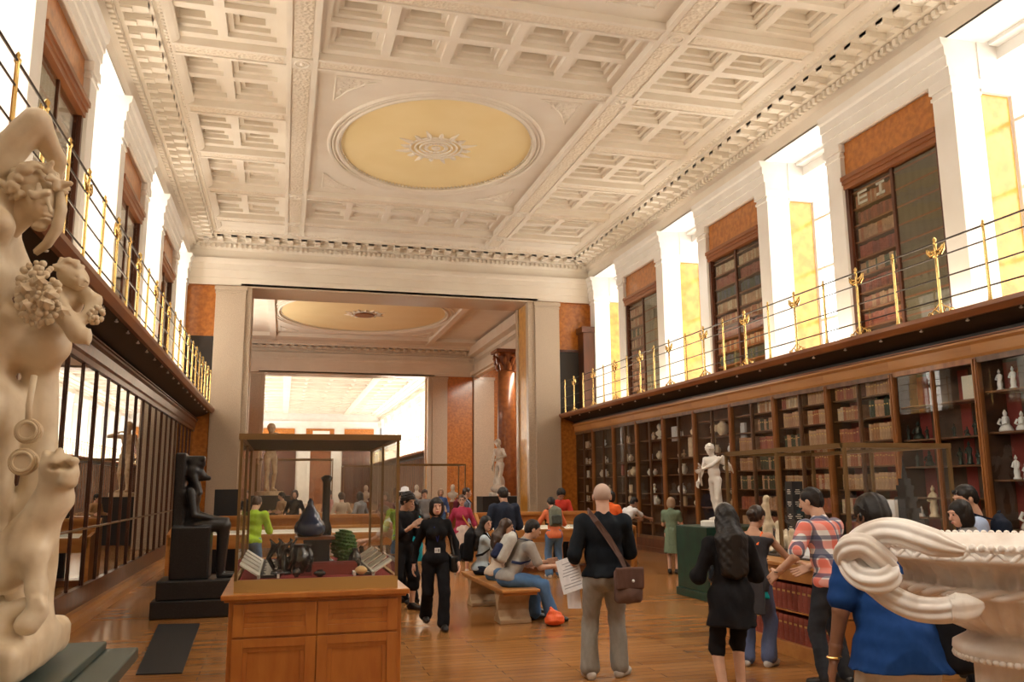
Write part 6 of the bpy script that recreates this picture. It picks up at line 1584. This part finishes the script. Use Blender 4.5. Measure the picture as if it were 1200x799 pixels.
g10=person('seated dark haired woman in pale blue shirt, far end of the bench',(2.93,12.62,0),-92,F,[('top',cloth('pale blue cotton',(.46,.55,.62)),{'sleeve':1.4}),('bottom',NAVY),('shoes',SHOE)],'pale',('long','black',.2),1.1,True)
backpack(g10,F,BLK,BLK,'large black backpack on the woman at the far end of the bench',1.05)
# orange carrier bag on the floor
f=SDF((-.2,-.16,0),(.2,.16,.28),.009);f.ell((0,0,.08),(.13,.1,.09),.02);f.cap((0,0,.1),(-.05,0,.22),.07,.02,.03);f.noise(.012,45,9);f.cut((0,0,.004),(0,0,-1))
o=meshof([f],'carrier_bag',mat('orange plastic bag',(.85,.13,.03),.35));p=onz(650,733);o.location=(p.x,p.y,0);tag(o,'crumpled orange plastic carrier bag on the floor by the seated man feet','bag')
# 13 orange top, black hair, behind the bald man
p=onz(720,672);F=Fig(1.66,fem=True,head=(10,0),hl=(-.2,.35,1.1),hr=(.2,.3,1.0))
person('black haired woman in an orange vest mostly hidden behind the bald man',(p.x+.0,p.y+.1,0),-40,F,[('top',cloth('orange jersey',(.85,.16,.04)),{'sleeve':.3}),('bottom',BLK,{'upto':1.4}),('shoes',WSHOE)],'light',('bob','black'),1.3)
# 14 white top bending
p=onz(742,662);F=Fig(1.62,fem=True,lean=35,head=(25,-30),hl=(-.15,.62,.98),hr=(.2,.62,.98),hip=.83,pelvis=(0,-.1))
person('woman in a white top bending toward the wall cabinets beside the desk end',(p.x-.0,p.y+.3,0),-60,F,[('top',WHT,{'sleeve':.7}),('bottom',cloth('beige trousers',(.42,.33,.24)),{}),('shoes',SHOE)],'tan',('short','black'),1.3)
# 15 green dress
p=onz(788,672);F=Fig(1.52,fem=True,bw=1.05,head=(8,0),hl=(-.12,.30,.98),hr=(.12,.32,.98),fl=(-.07,0),fr=(.07,0))
person('woman in a sage green dress with fair curly hair looking into the cabinets',(p.x,p.y-.05,0),-35,F,[('top',cloth('sage cotton',(.16,.22,.15)),{'sleeve':.6,'hem':0}),('skirt',cloth('sage cotton',(.16,.22,.15)),{'len':.26,'flare':.05}),('shoes',SHOE)],'light',('bob','blond'),1.2)
# 16 black haired woman from behind
p=onz(864,826);F=Fig(1.62,fem=True,bw=1.05,head=(6,0),hl=(-.19,.26,1.0),hr=(.19,.26,.98),el=(-.4,-.9,-.3),er=(.4,-.9,-.3),fl=(-.09,0),fr=(.10,.12),hip=.84)
g16=person('woman with long wavy black hair and headband from behind, black tunic',(p.x,p.y+.02,0),-8,F,[('top',BLK,{'sleeve':1.6,'hem':-.14,'off':.02,'hflare':.03,'n':.01}),('bottom',BLK,{'upto':1.12,'off':.008,'flare':0}),('shoes',SHOE)],'light',('wavy','black',.27),.9)
m=MB();m.tube([F.HC+Vector((.052*1.6*math.cos(t)*1.02,.012,.028+.058*1.6*math.sin(t))) for t in [PI*k/14 for k in range(15)]],.006,6);m.build('headband',mat('grey headband',(.3,.3,.3),.4),g16,smooth=True)
random.seed(8)
hs=MB()
for k in range(60):
    a=PI+PI*(k+.5)/60;ca,sa=math.cos(a),math.sin(a)
    ph=random.random()*6;L_=random.uniform(.30,.44);P=[]
    for t in range(12):
        u=t/11;z=.07-u*(L_+.12);rr_=(.085+.012*math.sin(u*9+ph)) if z<.0 else .085*math.sqrt(max(.1,1-(z/.1)**2))
        P.append(F.HC+Vector((ca*rr_*1.02+.006*math.sin(u*14+ph),sa*rr_*1.0-.012-(.035*max(0,u-.35)),z)))
    hs.tube(P,[.009]*10+[.006,.002],5)
hs.build('hair_strands',HR['black'],g16,smooth=True)
# 17 tank top woman with bag
p=onz(893,783);F=Fig(1.60,fem=True,bw=1.05,head=(18,-18),lean=14,hl=(-.10,.46,.98),hr=(.30,.46,.98),fl=(-.1,0),fr=(.1,.06),hip=.82)
g17=person('woman with tied dark hair and bare shoulders leaning on the counter',(p.x,p.y+.08,0),-48,F,[('top',cloth('teal hem layer',(.01,.35,.36)),{'sleeve':0,'hem':-.11,'tank':1,'off':.008}),('top',cloth('dark grey wrap',(.05,.05,.058)),{'sleeve':0,'hem':-.07,'tank':1,'off':.016,'name':'vest'}),('bottom',cloth('faded navy denim',(.10,.13,.24)),{'flare':.028}),('shoes',WSHOE)],'tan',('bun','dbrown'),.95,True)
for g in(-1,1):strapband('shoulder_strap',[F.C+F.X*g*.07+F.Fw*.11-F.U*.0,F.SL.lerp(F.SR,.5+g*.33)+F.U*.045+F.Fw*.03,F.SL.lerp(F.SR,.5+g*.33)+F.U*.045-F.Fw*.04,F.C+F.X*g*.07-F.Fw*.11],g17,cloth('orange jersey',(.85,.16,.04)),.010)
b=empty('shoulder_bag',wpt(g17,Vector((-.20,-.16,.93))),g17.rotation_euler.z+.4,'large glossy black shoulder bag on the woman leaning on the counter','bag')
meshof([bagsdf((-.26,-.14,-.22),(.26,.14,.2),[('b',(0,0,-.03),(.18,.055,.12),.05),('e',(0,0,-.09),(.19,.08,.09))])],'bag',mat('glossy black leather',(.012,.016,.022),.22),b)
for g in(-1,1):strapband('strap',[(-.12,g*.04,.08),(-.08,g*.04,.24),(-.02,g*.03,.40),(.03,g*.03,.42),(.08,g*.04,.26),(.12,g*.04,.08)],b,mat('glossy black leather strap',(.012,.016,.022),.25),.010)
m=MB();m.cbox((0,0,0),(.012,.16,.2));o=put(m,'jacket',cloth('dark grey wrap',(.05,.05,.058)),wpt(g17,Vector((.02,-.23,.72))),'dark grey jacket hanging from the black shoulder bag','jacket',rz=g17.rotation_euler.z+1.6,smooth=False)
bv=o.modifiers.new('bevel','BEVEL');bv.width=.012
# 18 plaid man
PX=at(973,640,6.75);F=Fig(1.76,bw=1.03,head=(14,22),lean=13,hl=(-.36,.30,.96),hr=(.16,.42,.98),el=(-.5,-.9,-.2),er=(.9,-.6,-.3),fl=(-.14,0),fr=(.14,.05),hip=.92)
g18=person('man in a red white and navy plaid shirt leaning on the counter, head turned left',(PX.x,6.75,0),12,F,[('top',plaid_mat(),{'sleeve':.8,'hem':-.04,'off':.018,'flare':.012}),('bottom',cloth('charcoal trousers',(.03,.035,.045)),{'flare':.015}),('shoes',SHOE)],'light',('short','black'),.85,True)
m=MB();m.tube([F.WL+(F.EL-F.WL)*.06+Vector((.033*math.cos(t),.033*math.sin(t),0)) for t in [2*PI*k/14 for k in range(15)]],.005,6);m.build('bracelet',M['iron'],g18)
# 19 polo man
PX=at(1046,660,4.05);F=Fig(1.78,bw=1.10,fat=.045,head=(27,24),lean=10,hl=(-.33,.06,.80),hr=(.25,.3,.98),el=(-.35,-.9,-.2),er=(.8,-.7,-.3),fl=(-.14,0),fr=(.14,.05),hip=.9)
g19=person('heavy set man in royal blue polo shirt and pale shorts behind the vase',(PX.x,4.05,0),-22,F,[('top',cloth('royal blue cotton',(.008,.045,.18)),{'sleeve':.78,'hem':-.075,'off':.022,'flare':.012,'n':.006,'hflare':.05}),('bottom',cloth('pale cream shorts',(.62,.57,.49)),{'upto':1.0,'off':.03,'name':'shorts','n':.003}),('shoes',WSHOE)],'brown',('short','black'),.8)
m=MB();m.ball(F.HC+F.RH@Vector((-.083,-.005,-.005)),(.012,.024,.03),10,8);m.build('earpiece',M['blackglaze'],g19,smooth=True)
m=MB();m.tube([F.HC+F.RH@Vector((-.088,.01,.03)),F.HC+F.RH@Vector((-.09,-.03,.05)),F.HC+F.RH@Vector((-.075,-.06,.0))],.005,6);m.build('ear_hook',M['blackglaze'],g19,smooth=True)
strapband('neck_strap',[F.N+Vector((-.07,.02,-.01)),F.N+Vector((-.03,-.07,.0)),F.N+Vector((.03,-.075,.0)),F.N+Vector((.08,0,-.02))],g19,M['blackcard'],.008)
m=MB();m.tube([F.WL+(F.EL-F.WL)*.05+Vector((.036*math.cos(t),.036*math.sin(t),0)) for t in [2*PI*k/14 for k in range(15)]],.006,6);m.build('bracelet',M['brass'],g19)
b=empty('sling_bag',wpt(g19,Vector((.28,-.1,.95))),g19.rotation_euler.z,'black sling bag on the right hip of the blue polo man','bag')
meshof([bagsdf((-.2,-.14,-.24),(.2,.14,.2),[('b',(0,0,-.02),(.12,.06,.16),.05)])],'bag',BLK,b)
# 20, 21 couple behind the vase
p=at(1127,640,6.35)
F=Fig(1.63,fem=True,head=(14,20),hl=(-.2,.3,1.05),hr=(.2,.3,1.0))
wg=person('dark haired woman in a grey scarf top seen in profile above the vase rim',(5.66,6.12,0),62,F,[('top',cloth('soft grey knit',(.30,.29,.28)),{'sleeve':1.5,'off':.02}),('bottom',BLK),('shoes',SHOE)],'pale',('bob','black'),1.0,True)
F=Fig(1.76,head=(16,18),hl=(-.2,.3,1.05),hr=(.2,.3,1.0))
mg=person('man in pale blue shirt with sunglasses on his dark hair, behind the vase',(6.14,6.55,0),60,F,[('top',cloth('pale blue oxford',(.40,.50,.72)),{'sleeve':.8}),('bottom',BLK),('shoes',SHOE)],'light',('short','black'),.95,True)
m=MB()
for g in(-1,1):m.ball(F.HC+F.RH@Vector((g*.032,.07,.082)),(.028,.012,.02),10,7)
m.build('sunglasses',M['blackglaze'],mg,smooth=True)
backpack(mg,F,NAVY,NAVY,'navy backpack on the man in the pale blue shirt',.9)
# 22 lime green person through vitrine
p=at(294,640,15.3);F=Fig(1.66,bw=1.05,head=(25,0),lean=12,hl=(-.15,.4,1.0),hr=(.2,.4,1.0))
person('person in a lime green top seen through the left edge of the near vitrine',(p.x,15.3,0),-20,F,[('top',cloth('lime green cotton',(.38,.62,.04)),{'sleeve':1.2}),('bottom',JEAN),('shoes',SHOE)],'light',('short','brown'),1.3)
# 23 white shirt person right of the vitrine
p=at(464,680,13.7);F=Fig(1.6,fem=True,lean=32,head=(15,0),hip=.80,hl=(-.1,.55,.9),hr=(.2,.5,.9),pelvis=(0,-.1))
person('person in a white shirt bending, partly hidden by the right edge of the near vitrine',(p.x,13.7,0),75,F,[('top',WHT,{'sleeve':.7}),('bottom',cloth('tan trousers',(.34,.22,.13)),{}),('shoes',SHOE)],'pale',('short','brown'),1.3)
# distant crowd
crowd=[(470,24,170,'black',BLK,'black coat, left of the white capped visitor'),(452,22,150,'dbrown',cloth('maroon knit',(.2,.03,.04)),'maroon knit nearest the vitrine edge'),(497,25,185,'brown',cloth('grey fleece',(.2,.2,.21)),'grey fleece in the middle of the crowd'),(516,27,170,'blond',cloth('blue cotton',(.06,.1,.25)),'blue top behind the lanyard woman'),(400,24,10,'dbrown',cloth('beige coat',(.45,.36,.27)),'beige coat seen through the vitrine'),(422,23,40,'black',cloth('grey fleece',(.2,.2,.21)),'grey fleece seen through the right half of the vitrine'),(384,27,-60,'brown',cloth('rose top',(.5,.25,.22)),'rose top seen through the middle of the vitrine'),(345,25,170,'dbrown',BLK,'black coat seen through the left half of the vitrine'),(330,28,120,'black',cloth('tan jacket',(.4,.26,.14)),'tan jacket seen through the left of the vitrine')]
for i,(px,Y,yaw,hc,cl,lab) in enumerate(crowd):
    p=at(px,600,Y);F=Fig(1.62+.03*(i%4),fem=bool(i%2),head=(8,10-7*i%20),hl=(-.25,.2,.9+.05*(i%3)),hr=(.22,.25,1.0))
    person('distant visitor in '+lab,(p.x,Y,0),yaw,F,[('top',cl,{'sleeve':1.8,'hem':-.06}),('bottom',BLK if i%3 else JEAN,{}),('shoes',SHOE)],'light',('full' if i%2==0 else 'bob',hc),1.8,True,group=None)
p=at(474,600,22.8);F=Fig(1.7,head=(5,0));wc=person('distant visitor wearing a white sun hat left of the lanyard woman',(p.x,22.8,0),180,F,[('top',cloth('grey fleece',(.2,.2,.21)),{'sleeve':1.5}),('bottom',BLK),('shoes',SHOE)],'light',('short','brown'),1.8,True)
m=MB();m.lathe([(.17,0),(.17,.01),(.11,.03),(.10,.11),(.03,.14)],F.HC+Vector((0,-.01,.06)),16);m.build('sun_hat',WHT,wc,smooth=True)
# ================================================================ LIGHT
w=bpy.data.worlds.new('world');SC.world=w;w.use_nodes=True;bg=w.node_tree.nodes['Background'];bg.inputs[0].default_value=(1,.95,.88,1);bg.inputs[1].default_value=.3
def area(name,loc,rot,sx,sy,e,col=(1,.93,.82),spread=PI):
    l=bpy.data.lights.new(name,'AREA');l.shape='RECTANGLE';l.size=sx;l.size_y=sy;l.energy=e;l.color=col;l.spread=spread
    o=bpy.data.objects.new(name,l);COL.objects.link(o);o.location=loc;o.rotation_euler=rot;return o
# unseen fill lights added along the balcony decks to brighten the ceilings
for X_ in (9.75,-2.7):
    area('gallery_fill',(X_,11,ZD+.12),(PI,0,0),.12,30,300,(1,.82,.58))
area('gallery_fill',(9.75,72,ZD+.12),(PI,0,0),.12,44,1700,(1,.92,.8))
area('gallery_fill',(-2.7,72,ZD+.12),(PI,0,0),.12,44,1700,(1,.92,.8))
area('hall_fill',(11.8,38,8.9),(0,math.radians(40),0),1.5,10,900,(1,.90,.75))  # unseen fill added to brighten the central hall
area('hall_fill_up',(-2.9,38,6.5),(0,math.radians(-150),0),1,10,350,(1,.9,.75))  # second added fill, aimed up at the hall ceiling
def spot(loc,to,e,ang=75,col=(1,.93,.84)):  # unseen spots added at cornice height as fill for the lower room
    l=bpy.data.lights.new('cornice_fill_spot','SPOT');l.energy=e;l.color=col;l.spot_size=math.radians(ang);l.spot_blend=.8;l.shadow_soft_size=.12
    o=bpy.data.objects.new('cornice_fill_spot',l);COL.objects.link(o);o.location=loc;o.rotation_euler=(Vector(to)-Vector(loc)).to_track_quat('-Z','Y').to_euler()
for y_ in (-2,4,10,16,22.5):
    spot((9.3,y_,9.15),(3.0,y_+1.5,0),620);spot((-2.2,y_,9.15),(4.5,y_+1.5,0),620)
spot((9.0,20,9.15),(9.6,16,1),300,60)
SC.view_settings.view_transform='Standard';SC.view_settings.look='None';SC.view_settings.gamma=1;SC.view_settings.use_curve_mapping=False
SC.view_settings.exposure=.3
SC.cycles.use_denoising=True
SC.cycles.max_bounces=8;SC.cycles.transparent_max_bounces=24;SC.cycles.diffuse_bounces=4;SC.cycles.glossy_bounces=3
SC.cycles.sample_clamp_indirect=6
SC.cycles.use_adaptive_sampling=True;SC.cycles.adaptive_threshold=.02
